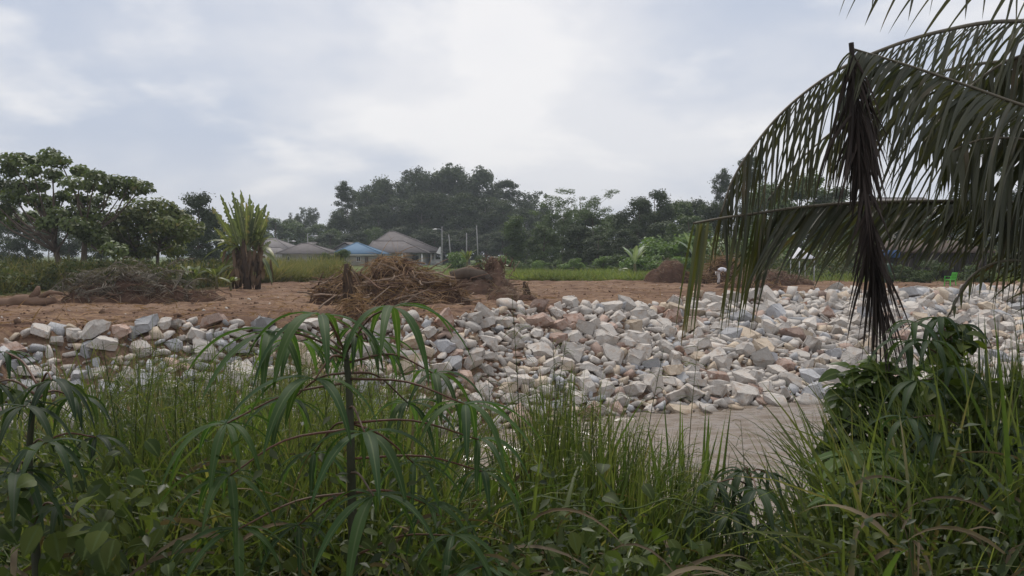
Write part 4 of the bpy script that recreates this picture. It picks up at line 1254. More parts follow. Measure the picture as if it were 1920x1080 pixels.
def heap(name, label, cat, px, Y, lumps, nst, nstraw, mstraw, mheap=None, rough=0.16, stick_len=(0.7, 1.9), straw_len=(0.35, 1.1), rootfrac=0.5, straw_w=0.023, group="heaps of cleared debris", straw_up=0.25):
    """a mound from several humps, with sticks as parts and a fuzz of straw"""
    p = ground_pt(px, Y)
    t_ = thing(name, label, cat, p, group)
    x0 = min(l[0] - l[2] for l in lumps)
    x1 = max(l[0] + l[2] for l in lumps)
    y0 = min(l[1] - l[3] for l in lumps)
    y1 = max(l[1] + l[3] for l in lumps)
    nx, nyy = int((x1 - x0) / 0.09) + 2, int((y1 - y0) / 0.11) + 2
    X, Y_ = np.meshgrid(np.linspace(x0, x1, nx), np.linspace(y0, y1, nyy))
    h = lumps_h(X, Y_, lumps)
    nzv = rough * fbm(X * 2.1 + 5 + px, Y_ * 2.1, 4) * 1.6
    Z = np.where(h > 0.02, h + nzv * np.clip(h * 3, 0, 1), -0.15)
    gr = ground_z(X + p.x, Y_ + p.y) - p.z
    Z = Z + gr
    i2 = (np.arange(nyy - 1)[:, None] * nx + np.arange(nx - 1)[None, :])
    Fh = np.stack([i2, i2 + 1, i2 + nx + 1, i2 + nx], -1).reshape(-1, 4)
    link("mound", MB().add(np.stack([X, Y_, Z], -1), Fh).mesh("mound", mheap or m_soilheap, True), t_)
    def surf(n):
        out = []
        while len(out) < n:
            x, y = RNG.uniform(x0, x1), RNG.uniform(y0, y1)
            hh = lumps_h(np.array([x]), np.array([y]), lumps)[0]
            if hh > 0.03 and (y < (y0 + y1) / 2 + 0.25 * (y1 - y0) or RNG.random() < 0.3):
                out.append((x, y, hh + gz(x + p.x, y + p.y) - p.z))
        return out
    for (x, y, z) in surf(nst):
        mset = STICKS[RNG.integers(6)]
        o = link("root" if RNG.random() < rootfrac else "stick", None, t_) if False else None
        isr = RNG.random() < rootfrac
        o = link("root" if isr else "stick", mset[1 if isr else 0], t_)
        s = RNG.uniform(*stick_len)
        a = RNG.uniform(0, 6.283)
        o.rotation_euler = (RNG.uniform(0, 6.28), RNG.normal() * 0.11, a)
        o.scale = (s, s * RNG.uniform(0.45, 1.05), s * RNG.uniform(0.45, 1.05))
        o.location = (x - math.cos(a) * s * 0.5, y - math.sin(a) * s * 0.5, z + RNG.uniform(-0.03, 0.14))
    if nstraw:
        S3 = np.array(surf(nstraw))
        D = RNG.normal(size=(nstraw, 3)) * np.array([1, 0.9, 0.35]) + np.array([0, -0.15, straw_up])
        P0 = S3 - norm(D) * 0.15 + np.array([0, 0, 0.08]) + RNG.normal(size=S3.shape) * 0.05
        V, F, A = ribbons(P0, D, np.cross(D, RNG.normal(size=D.shape)), RNG.uniform(*straw_len, nstraw), straw_w * RNG.uniform(0.6, 1.5, nstraw), RNG.uniform(0.2, 1.6, nstraw), 5)
        link("straw", MB().add(V, F, A).mesh("straw", mstraw), t_, kind='stuff')
    return t_
u = 32 / FPX     # metres per photo pixel at 32 m
# central heap: dark root mass with a straw dome and a low apron
heap("debris_heap", "largest debris heap, a straw-topped tangle of roots in the middle of the clearing", "debris heap", 735, 32.0,
     [(-0.45, 0.9, 0.9, 1.0, 1.75), (0.3, 0.9, 0.9, 1.0, 1.62), (1.15, 0.8, 1.2, 1.1, 1.3), (-1.8, 0.5, 1.3, 1.1, 1.15), (-2.4, 0.2, 1.0, 0.9, 0.85), (0.0, -0.2, 2.4, 1.0, 0.85), (2.0, 0.4, 1.2, 1.0, 0.85), (0.3, -0.9, 1.8, 0.7, 0.4)],
     190, 1500, m_strawheap, None, 0.3, straw_len=(0.4, 1.3), rootfrac=0.55)
# extra golden straw over the dome
pt = ground_pt(735, 32.0)
n = 480
a = RNG.uniform(0, 6.283, n)
rr_ = RNG.random(n) ** 0.6
P0 = np.stack([pt.x - 0.05 + 1.25 * rr_ * np.cos(a), 32.8 + 0.9 * rr_ * np.sin(a), pt.z + 1.82 - 0.7 * rr_ ** 2 + RNG.normal(size=n) * 0.08], -1)
D = np.stack([np.cos(a) * 0.7 + RNG.normal(size=n) * 0.9, np.sin(a) * 0.6 + RNG.normal(size=n) * 0.5 - 0.3, RNG.normal(size=n) * 0.45], -1)
V, F, A = ribbons(P0, D, np.cross(D, RNG.normal(size=D.shape)), RNG.uniform(0.4, 1.3, n), RNG.uniform(0.01, 0.03, n), RNG.uniform(0.6, 1.8, n), 6)
dome = [o for o in COL.objects if o.name == "debris_heap"][0]
link("straw", MB().add(V - np.array(pt), F, A).mesh("straw", m_strawheap), dome, kind='stuff', label="golden straw draped over the top of the heap")
# second heap with uprooted stump
rh = heap("root_heap", "uprooted root heap with a cut log end, right of the straw-topped heap", "debris heap", 902, 41.0,
     [(-0.5, 0.3, 1.1, 0.9, 1.25), (0.65, 0.3, 0.75, 0.8, 1.75), (0.1, -0.1, 1.6, 0.9, 0.9), (-1.5, 0.2, 0.8, 0.7, 0.6), (1.2, 0.0, 0.7, 0.6, 0.7)], 100, 420, m_strawgrey, m_root, 0.28, (0.6, 1.5), (0.3, 0.9), 0.8)
lg = MB().add(*tube([(-1.55, -0.5, 0.95), (-0.8, -0.45, 1.15), (0.1, -0.35, 1.0), (0.5, -0.3, 0.7)], [0.26, 0.3, 0.28, 0.2], 10))
lgo = link("log", lg.mesh("log", m_bark, True), rh)
link("cut_end", MB().add(*tube([(-1.553, -0.5, 0.95), (-1.575, -0.501, 0.945)], [0.24, 0.235], 10)).mesh("cut_end", m_cut), lgo)
for k in range(46):   # spray of thin upright roots on the right peak
    a = RNG.uniform(0, 6.28)
    b0 = np.array([0.65 + RNG.normal() * 0.35, 0.1 + RNG.normal() * 0.25, 1.1 + RNG.random() * 0.5])
    d = np.array([RNG.normal() * 0.35 + 0.1, RNG.normal() * 0.3 - 0.1, 0.9])
    e = b0 + d * RNG.uniform(0.3, 0.75)
    link("root", MB().add(*tube([b0, (b0 + e) / 2 + RNG.normal(size=3) * 0.06, e], [0.03, 0.02, 0.008], 5)).mesh("root", m_root), rh)
# low earth hump and a broken stump right of it
heap("earth_hump", "low hump of turned brown earth in front of the root heap", "earth heap", 950, 34.5, [(0, 0.2, 0.9, 0.8, 0.55), (0.5, 0, 0.9, 0.7, 0.4)], 10, 90, m_strawgrey, None, 0.16, (0.5, 1.0))
def stump(label, px, Y, H, r, nfib, lean=0.0, name="stump"):
    p = ground_pt(px, Y)
    t_ = thing(name, label, "stump", p)
    link("trunk", MB().add(*tube([(0, 0, -0.2), (lean * 0.3, 0, H * 0.35), (lean * 0.7, 0.02, H * 0.7), (lean, 0, H)], [r * 1.35, r, r * 0.8, r * 0.35], 10)).mesh("trunk", m_fibre, True), t_)
    a = RNG.uniform(0, 6.283, nfib)
    hz_ = RNG.random(nfib) * H
    rad = r * np.interp(hz_ / H, [0, 1], [1.2, 0.5])
    P0 = np.stack([lean * hz_ / H + rad * np.cos(a), rad * np.sin(a), hz_], -1)
    D = np.stack([np.cos(a) * 0.6 + RNG.normal(size=nfib) * 0.3, np.sin(a) * 0.5, RNG.normal(size=nfib) * 0.9], -1)
    k = nfib // 2
    V, F, A = ribbons(P0[:k], D[:k], np.stack([-np.sin(a), np.cos(a), a * 0], -1)[:k], RNG.uniform(0.3, 0.8, k) * H * 0.8, RNG.uniform(0.03, 0.07, k), 1.6, 6)
    link("dead_leaves", MB().add(V, F, A).mesh("dead_leaves", m_dead), t_, kind='stuff')
    V, F, A = ribbons(P0[k:], D[k:], np.stack([-np.sin(a), np.cos(a), a * 0], -1)[k:], RNG.uniform(0.3, 0.7, nfib - k) * H * 0.8, RNG.uniform(0.018, 0.045, nfib - k), 1.7, 6)
    link("fibres", MB().add(V, F, A).mesh("fibres", m_strawheap), t_, kind='stuff')
    return t_
stump("tall dry fibrous stump standing at the bank edge in front of the largest heap", 656, 26.6, 1.6, 0.2, 120, -0.12)
tuft = heap("straw_tuft", "shaggy clump of dry straw hanging over the bank at the tall stump's foot", "straw clump", 668, 25.6, [(0, 0, 0.5, 0.45, 0.55), (0.1, -0.3, 0.5, 0.4, 0.35)], 8, 260, m_strawheap, None, 0.15, (0.5, 0.9), (0.4, 0.9), 0.5)
stump("small dark broken stump standing alone right of the root heap", 990, 36.5, 0.72, 0.17, 40, -0.18)
# right-hand heaps
heap("dirt_mound", "rounded brown dirt mound at the far side of the clearing, left of the straw heap", "dirt mound", 1252, 57.0, [(0.25, 0, 1.35, 1.2, 1.75), (-0.7, 0, 1.1, 1.0, 0.95)], 8, 200, m_strawgrey, m_soilheap, 0.12, (0.5, 0.9), (0.2, 0.6), 0.7)
heap("straw_heap", "fan-shaped heap of dry straw and fronds behind the bending person", "straw heap", 1352, 57.0, [(0.1, 0, 1.5, 1.1, 1.75), (-1.7, -0.4, 1.4, 0.9, 0.75), (1.1, 0, 0.9, 0.9, 1.2)], 30, 900, m_strawheap, None, 0.16, (0.7, 1.7), (0.6, 1.7), 0.2, 0.035)
heap("twig_heap", "low brown twig heap right of the bending person", "debris heap", 1440, 52.0, [(-1.2, 0, 1.3, 0.9, 0.75), (0.4, 0, 1.6, 1.0, 0.95), (1.9, 0.1, 1.2, 0.9, 0.6)], 40, 420, m_strawgrey, None, 0.16, (0.6, 1.5), (0.3, 1.0), 0.5)
heap("soil_ridge", "low ridge of raked reddish soil in front of the bending person", "soil ridge", 1400, 46.0, [(-0.6, 0, 1.3, 0.6, 0.38), (0.9, 0.1, 1.5, 0.6, 0.33)], 6, 160, m_strawheap, None, 0.1, (0.4, 0.8), (0.2, 0.6), 0.5)

# felled log at far left
plog = ground_pt(30, 30.8) - Vector((0, 0, 0.2))
lo = thing("felled_log", "pale felled log with a broken branch stub lying at the far left", "log", plog)
pts = [(-2.9, 0.1, 0.22), (-1.2, 0, 0.28), (0.4, -0.05, 0.36), (1.6, -0.15, 0.4)]
pts = catmull_pts = [tuple(np.array([np.interp(q, [0, 1, 2, 3], [p[k] for p in pts]) for k in range(3)]) + RNG.normal(size=3) * 0.025) for q in np.linspace(0, 3, 16)]
link("trunk", MB().add(*tube(pts, np.interp(np.linspace(0, 3, 16), [0, 1, 2, 3], [0.17, 0.2, 0.24, 0.12]) * RNG.uniform(0.85, 1.15, 16), 12)).mesh("trunk", m_logbark, True), lo)
link("branch_stub", MB().add(*tube([(0.65, 0, 0.5), (0.8, 0.02, 0.78), (0.85, 0.02, 0.98)], [0.2, 0.13, 0.06], 8)).mesh("branch_stub", m_logbark, True), lo)
link("branch_stub", MB().add(*tube([(1.0, -0.1, 0.55), (1.35, -0.1, 0.75), (1.9, -0.2, 0.72)], [0.12, 0.09, 0.04], 7)).mesh("branch_stub", m_logbark, True), lo)

# heap of cut palm fronds
m_frond_dead = leaf_mat("withered_frond", (0.21, 0.185, 0.145), (0.085, 0.072, 0.055), 0.1, 0.7, 0.25, dry=(0.09, 0.065, 0.05), dryamt=0.1, nscale=1.5)
FR = []
for k in range(6):
    ts = np.linspace(0, 1, 9)
    rp = np.stack([ts * 2.0, 0.12 * np.sin(ts * 3 + k), 0.35 * np.sin(ts * np.pi) * (0.4 + 0.25 * k % 3) - 0.25 * ts ** 2], -1)
    mb = MB().add(*tube(rp, np.linspace(0.03, 0.006, 9), 5))
    nl = 46
    tt = np.repeat(np.linspace(0.15, 0.99, nl // 2), 2)
    sd = np.tile([1.0, -1.0], nl // 2)
    P0 = np.stack([np.interp(tt, ts, rp[:, j]) for j in range(3)], -1)
    D = np.stack([0.7 + 0.3 * tt + RNG.normal(size=nl) * 0.2, sd * (1.1 - 0.5 * tt) + RNG.normal(size=nl) * 0.25, RNG.normal(size=nl) * 0.35 - 0.05], -1)
    V, F, A = ribbons(P0, D, np.cross(D, [0, 0.2, 1.0]), 0.55 * (1.1 - 0.6 * tt) * RNG.uniform(0.7, 1.1, nl), 0.04, RNG.uniform(0.5, 2.2, nl), 5, lance_prof, 0.5)
    mb.add(V, F, A)
    FR.append(mb.mesh("dead_frond", m_frond_dead))
fh = heap("frond_heap", "heap of withered cut palm fronds on bare soil at left", "frond heap", 232, 33.0,
          [(-1.2, 0.2, 1.5, 1.0, 0.75), (0.2, 0.3, 1.3, 1.0, 1.05), (1.4, 0.3, 1.4, 1.0, 0.8), (2.9, 0.6, 1.2, 0.8, 0.35), (0, -0.5, 2.4, 0.7, 0.35)], 70, 420, m_strawgrey, m_soilheap, 0.2, (0.6, 1.5), (0.3, 0.9), 0.5)
for k in range(58):
    x = RNG.uniform(-2.3, 3.0)
    y = RNG.uniform(-0.7, 0.9)
    h = lumps_h(np.array([x]), np.array([y]), [(-1.2, 0.2, 1.5, 1.0, 0.75), (0.2, 0.3, 1.3, 1.0, 1.1), (1.4, 0.3, 1.4, 1.0, 0.8), (2.9, 0.6, 1.2, 0.8, 0.3)])[0]
    o = link("dead_frond", FR[k % 6], fh)
    a = RNG.uniform(0, 6.283)
    s = RNG.uniform(0.55, 1.0)
    o.scale = (s, s, s)
    o.rotation_euler = (RNG.normal() * 0.6, RNG.normal() * 0.3 - 0.1, a)
    o.location = (x - math.cos(a) * s, y - math.sin(a) * s, h + RNG.uniform(-0.05, 0.22))
# loose branches near the tall heap (long bare poles)
def lying_pole(label, pa, pb, Ya, Yb, r, h0=0.1, h1=0.1):
    a, b = ground_pt(pa, Ya) + Vector((0, 0, h0)), ground_pt(pb, Yb) + Vector((0, 0, h1))
    m_ = a.lerp(b, 0.5) + Vector((0, 0, 0.03))
    link("bare_branch", MB().add(*tube([a, a.lerp(m_, 0.5) + Vector((0, 0.02, 0.03)), m_, b], [r, r * 0.95, r * 0.8, r * 0.5], 7)).mesh("bare_branch", m_stick, True), None, None, label, "branch")
lying_pole("straight pale pole sticking out left of the largest heap", 588, 640, 29.8, 29.6, 0.035, 0.42, 0.45)
lying_pole("slanting bare branch propped at the left foot of the largest heap", 596, 628, 28.2, 29.6, 0.035, 0.05, 0.5)
lying_pole("long slanting branch lying against the front of the largest heap", 692, 730, 29.2, 30.6, 0.035, 0.1, 0.75)
lying_pole("thin bare branch leaning right out of the root heap", 955, 975, 40.2, 40.6, 0.025, 0.9, 1.7)

# ------------------------------------------------------------------ green plastic chair
m_green, t = new_mat("green_plastic")
finish(t, principled(t, (0.10, 0.52, 0.06), 0.35, 0.5).outputs[0])
def beveled(name, boxes, mat, bev=0.008):
    bm = bmesh.new()
    for (c, s, rot) in boxes:
        r_ = bmesh.ops.create_cube(bm, size=1.0, matrix=Matrix.Translation(c) @ rot.to_4x4() @ Matrix.Diagonal((*s, 1)))
    bmesh.ops.bevel(bm, geom=list(bm.edges), offset=bev, segments=2, affect='EDGES', clamp_overlap=True)
    me = bpy.data.meshes.new(name)
    bm.to_mesh(me)
    bm.free()
    me.materials.append(mat)
    return me
I3 = Matrix.Identity(3)
pch = ground_pt(1782, 50.5)
ch = thing("plastic_chair", "bright green plastic armchair standing alone on the bare soil", "chair", pch, None, R(-160), 1.0)
link("seat", beveled("seat", [(Vector((0, 0, 0.43)), (0.46, 0.45, 0.03), I3), (Vector((0, -0.22, 0.405)), (0.46, 0.02, 0.06), I3)], m_green), ch)
bk = Matrix.Rotation(R(-10), 3, 'X')
slats = [(Vector((x, 0.24 + 0.035, 0.66)), (0.045, 0.018, 0.36), bk) for x in (-0.135, -0.0675, 0, 0.0675, 0.135)]
br = link("backrest", beveled("backrest", [(Vector((0, 0.315, 0.86)), (0.46, 0.025, 0.09), bk), (Vector((0, 0.238, 0.475)), (0.44, 0.022, 0.05), bk),
                                     (Vector((-0.205, 0.275, 0.66)), (0.055, 0.022, 0.42), bk), (Vector((0.205, 0.275, 0.66)), (0.055, 0.022, 0.42), bk)], m_green), ch)
for s in slats:
    link("slat", beveled("slat", [s], m_green), br)
for sx in (-1, 1):
    for sy in (-1, 1):
        rot = Matrix.Rotation(R(6 * sy), 3, 'X') @ Matrix.Rotation(R(5 * sx), 3, 'Y').transposed()
        link("leg", beveled("leg", [(Vector((0.225 * sx, 0.215 * sy, 0.21)), (0.05, 0.045, 0.44), rot)], m_green), ch)
    link("armrest", beveled("armrest", [(Vector((0.255 * sx, 0.03, 0.65)), (0.05, 0.46, 0.025), I3), (Vector((0.25 * sx, -0.185, 0.535)), (0.04, 0.035, 0.22), I3)], m_green), ch)

# ------------------------------------------------------------------ bending person
def skin_mesh(name, pts, edges, mat, root=0, sub=1):
    """one continuous surface grown over a skeleton: pts = [(xyz, radius)]"""
    me = bpy.data.meshes.new(name)
    me.from_pydata([p for p, _ in pts], edges, [])
    o = bpy.data.objects.new(name, me)
    COL.objects.link(o)
    o.modifiers.new("skin", 'SKIN')
    ly = me.skin_vertices[0] if me.skin_vertices else None
    if ly is None:
        raise RuntimeError("no skin layer")
    for i, (_, r_) in enumerate(pts):
        ly.data[i].radius = (r_, r_) if not isinstance(r_, tuple) else r_
        ly.data[i].use_root = (i == root)
    sm = o.modifiers.new("sub", 'SUBSURF')
    sm.levels = sm.render_levels = sub
    dg = bpy.context.evaluated_depsgraph_get()
    out = bpy.data.meshes.new_from_object(o.evaluated_get(dg))
    bpy.data.objects.remove(o)
    out.name = name
    out.materials.clear()
    out.materials.append(mat)
    for p in out.polygons:
        p.use_smooth = True
    return out
m_skin = plain_mat("brown_skin", (0.16, 0.09, 0.06), (0.13, 0.075, 0.05), 0.6, 0.3, 5, 0.1, 0.01, 0.0)
m_shirt = plain_mat("white_shirt", (0.68, 0.68, 0.72), (0.60, 0.60, 0.65), 0.85, 0.2, 6, 0.4, 0.02, 0.0)
m_trous = plain_mat("pale_trousers", (0.58, 0.56, 0.55), (0.48, 0.46, 0.45), 0.85, 0.2, 6, 0.4, 0.02, 0.0)
m_hair = plain_mat("dark_hair", (0.02, 0.016, 0.014), (0.03, 0.024, 0.02), 0.6, 0.3, 20, 0.4, 0.01, 0.0)
m_shoe = plain_mat("dark_boot", (0.05, 0.045, 0.04), (0.08, 0.06, 0.05), 0.7, 0.3, 8, 0.2, 0.01, 0.0)
ppos = ground_pt(1349, 52.5)
per = thing("person", "person in white shirt and pale trousers bending over to work the soil", "person", ppos, None, R(-8))
# faces +x; hips over the feet, torso bent forward past horizontal, arms hanging to the soil
P_ = [((-0.12, 0, 0.86), 0.13), ((0.02, 0, 0.98), 0.135), ((0.18, 0, 1.06), 0.14), ((0.34, 0, 1.05), 0.13), ((0.43, 0, 1.02), 0.06), ((0.50, 0, 0.985), 0.055), ((0.57, 0, 0.955), 0.09), ((0.64, 0, 0.915), 0.085), ((0.69, 0, 0.88), 0.055)]
E_ = [(i, i + 1) for i in range(8)]
for s in (-1, 1):
    k = len(P_)
    P_ += [((-0.11, 0.1 * s, 0.80), 0.095), ((-0.02, 0.125 * s, 0.45), 0.062), ((-0.07 + 0.06 * s, 0.13 * s, 0.1), 0.042), ((-0.05 + 0.06 * s, 0.13 * s, 0.045), 0.042), ((0.10 + 0.06 * s, 0.145 * s, 0.03), 0.03)]
    E_ += [(0, k), (k, k + 1), (k + 1, k + 2), (k + 2, k + 3), (k + 3, k + 4)]
    k = len(P_)
    P_ += [((0.36, 0.17 * s, 0.99), 0.062), ((0.42, 0.21 * s, 0.73), 0.042), ((0.52, 0.15 * s, 0.50), 0.032), ((0.545, 0.14 * s, 0.44), 0.036)]
    E_ += [(3, k), (k, k + 1), (k + 1, k + 2), (k + 2, k + 3)]
    h = k + 3
    for f, (dy, ln) in enumerate(((-0.03, 0.07), (-0.01, 0.082), (0.01, 0.078), (0.03, 0.062))):
        b = len(P_)
        P_ += [((0.56, 0.14 * s + dy, 0.40), 0.0095), ((0.56 + 0.012, 0.14 * s + dy * 1.1, 0.40 - ln * 0.5), 0.0085), ((0.56 - 0.004, 0.14 * s + dy * 1.1, 0.40 - ln), 0.007)]
        E_ += [(h, b), (b, b + 1), (b + 1, b + 2)]
    b = len(P_)
    P_ += [((0.52, (0.14 - 0.035) * s, 0.415), 0.011), ((0.53, (0.14 - 0.045) * s, 0.375), 0.009)]
    E_ += [(h, b), (b, b + 1)]
body = link("body", skin_mesh("body", P_, E_, m_skin), per)
link("shirt", skin_mesh("shirt", [((-0.06, 0, 0.90), 0.155), ((0.02, 0, 0.99), 0.16), ((0.18, 0, 1.07), 0.165), ((0.34, 0, 1.055), 0.15), ((0.41, 0, 1.03), 0.075), ((0.36, 0.18, 0.99), 0.085), ((0.40, 0.205, 0.84), 0.075), ((0.36, -0.18, 0.99), 0.085), ((0.40, -0.205, 0.84), 0.075)],
     [(0, 1), (1, 2), (2, 3), (3, 4), (3, 5), (5, 6), (3, 7), (7, 8)], m_shirt), per)
link("trousers", skin_mesh("trousers", [((-0.115, 0, 0.87), 0.15), ((-0.11, 0.105, 0.78), 0.115), ((-0.02, 0.13, 0.45), 0.085), ((-0.01, 0.13, 0.12), 0.066), ((-0.11, -0.105, 0.78), 0.115), ((-0.02, -0.13, 0.45), 0.085), ((-0.13, -0.13, 0.12), 0.066)],
     [(0, 1), (1, 2), (2, 3), (0, 4), (4, 5), (5, 6)], m_trous), per)
link("hair", skin_mesh("hair", [((0.535, 0, 1.0), 0.07), ((0.60, 0, 0.985), 0.088), ((0.665, 0, 0.945), 0.075)], [(0, 1), (1, 2)], m_hair, 1), per)
for s in (-1, 1):
    link("boot", skin_mesh("boot", [((-0.07 + 0.06 * s, 0.13 * s, 0.14), 0.052), ((-0.06 + 0.06 * s, 0.13 * s, 0.05), 0.055), ((0.11 + 0.06 * s, 0.145 * s, 0.035), 0.038)], [(0, 1), (1, 2)], m_shoe, 1), per)
    link("ear", skin_mesh("ear", [((0.575, 0.088 * s, 0.945), 0.012), ((0.59, 0.096 * s, 0.975), 0.014)], [(0, 1)], m_skin, 0), per)
for k, (x, y, z) in enumerate(((0.685, 0.033, 0.925), (0.685, -0.033, 0.925))):
    link("eye", skin_mesh("eye", [((x, y, z), 0.012), ((x + 0.006, y, z - 0.004), 0.011)], [(0, 1)], m_hair, 0), per)
link("nose", skin_mesh("nose", [((0.70, 0, 0.915), 0.012), ((0.722, 0, 0.888), 0.016)], [(0, 1)], m_skin, 0), per)
link("mouth", skin_mesh("mouth", [((0.715, -0.02, 0.858), 0.007), ((0.715, 0.02, 0.858), 0.007)], [(0, 1)], m_root, 0), per)

# ------------------------------------------------------------------ shelters glimpsed through the palm
m_tarpw = plain_mat("white_sheet", (0.66, 0.66, 0.68), (0.56, 0.56, 0.6), 0.8, 0.2, 3, 0.4, 0.03, 0.0)
m_tarpb = plain_mat("blue_tarpaulin", (0.045, 0.10, 0.24), (0.03, 0.075, 0.18), 0.5, 0.4, 3, 0.4, 0.03, 0.0)
m_shed = plain_mat("shed_boards", (0.05, 0.042, 0.037), (0.032, 0.027, 0.024), 0.9, 0.1, 3, 0.4, 0.03, 0.5, (1, 1, 0.2))
p = ground_pt(1512, 58)
ws = thing("white_shelter", "small white peaked sheet shelter half hidden behind the palm leaflets", "shelter", p)
hx0, hx1, ht, hp = hx(1497, 58) - p.x, hx(1530, 58) - p.x, hzv(484, 58) - p.z, hzv(462, 58) - p.z
xm = hx(1504, 58) - p.x
V = [[hx0, 0, ht], [hx1, 0, ht], [hx1, 2, ht], [hx0, 2, ht], [xm, 1, hp]]
V += [[x, y, z - 0.06] for x, y, z in V]
link("canopy", MB().add(V, [np.array([[0, 1, 4], [1, 2, 4], [2, 3, 4], [3, 0, 4], [5, 9, 6], [6, 9, 7], [7, 9, 8], [8, 9, 5]]), np.array([[0, 5, 6, 1], [1, 6, 7, 2], [2, 7, 8, 3], [3, 8, 5, 0]])]).mesh("canopy", m_tarpw), ws)
for x in (hx0 + 0.1, hx1 - 0.1):
    for y in (0.1, 1.9):
        link("post", MB().add(*tube([(x, y, -0.1), (x, y, ht - 0.03)], 0.04, 6)).mesh("post", m_metal), ws)
p = ground_pt(1720, 60)
sh = thing("board_shed", "dark low board shed with a blue tarpaulin roof edge behind the palm", "shed", p)
sx0, sx1, sz = hx(1650, 60) - p.x, hx(1850, 60) - p.x, hzv(472, 60) - p.z
for k in range(26):
    xa = sx0 + (sx1 - sx0) * k / 26
    link("board", MB().add(*box(xa + 0.012, sx0 + (sx1 - sx0) * (k + 1) / 26 - 0.012, -0.02 + 0.02 * RNG.random(), 0.05, -0.1, sz - 0.12 + RNG.random() * 0.1)).mesh("board", m_shed), sh)
link("wall", MB().add(*box(sx0, sx1, 0.06, 3.5, -0.1, sz - 0.1)).mesh("wall", m_shed), sh)
link("roof", MB().add(*hip(sx0 - 0.3, sx1 + 0.3, -0.5, 4, sz + 0.05, sx0 + 1.5, sx1 - 1.5, 1.7, sz + 0.9)).mesh("roof", m_darkwood), sh)
link("tarpaulin", MB().add(*box(sx0 - 0.2, sx0 + 1.2, -0.62, -0.52, sz - 0.45, sz + 0.12)).mesh("tarpaulin", m_tarpb), sh)
m_drum = plain_mat("green_plastic_dark", (0.02, 0.065, 0.035), (0.016, 0.05, 0.028), 0.5, 0.4, 3, 0.2, 0.02, 0.0)
p = ground_pt(1667, 57)
dr = thing("water_tank", "dark green water tank beside the board shed's left end", "tank", p)
link("barrel", MB().add(*tube([(0, 0, -0.05), (0, 0, 0.15), (0, 0, 1.35), (0, 0, 1.45)], [0.3, 0.33, 0.33, 0.25], 16)).mesh("barrel", m_drum, False), dr)
link("lid", MB().add(*tube([(0, 0, 1.452), (0, 0, 1.53)], [0.15, 0.14], 12)).mesh("lid", m_drum), dr)
# ------------------------------------------------------------------ coconut palm, trunk just outside the right edge
m_palm = leaf_mat("palm_leaflet", (0.037, 0.043, 0.022), (0.068, 0.066, 0.035), 0.26, 0.45, 0.4, dry=(0.11, 0.078, 0.045), dryamt=0.0, nscale=1.3)
m_palm_y = leaf_mat("palm_leaflet_tip", (0.045, 0.055, 0.016), (0.075, 0.072, 0.024), 0.34, 0.4, 0.45, dry=(0.10, 0.065, 0.035), dryamt=0.02, nscale=1.5)
m_palm_dead = leaf_mat("palm_leaflet_dead", (0.028, 0.021, 0.018), (0.055, 0.04, 0.033), 0.03, 0.7, 0.25, nscale=1.5)
m_rachis = plain_mat("palm_rachis", (0.12, 0.10, 0.06), (0.075, 0.06, 0.04), 0.5, 0.4, 3, 0.2, 0.01, 0.1)
m_palmtrunk = plain_mat("palm_trunk", (0.17, 0.14, 0.11), (0.09, 0.075, 0.06), 0.9, 0.1, 2.5, 0.6, 0.05, 0.1, (0.4, 0.4, 3))
PALM_X, PALM_Y, PALM_Z = 5.75, 5.7, 2.55
palm = thing("coconut_palm", "coconut palm whose long drooping fronds hang in from the right edge", "palm tree", (0, 0, 0))
pz = gz(PALM_X, PALM_Y)
link("trunk", MB().add(*tube([(PALM_X + 0.2, PALM_Y, pz - 0.3), (PALM_X + 0.1, PALM_Y, pz + 0.6), (PALM_X, PALM_Y, 1.5), (PALM_X, PALM_Y, PALM_Z + 0.1)], [0.24, 0.17, 0.15, 0.17], 14)).mesh("trunk", m_palmtrunk, True), palm)

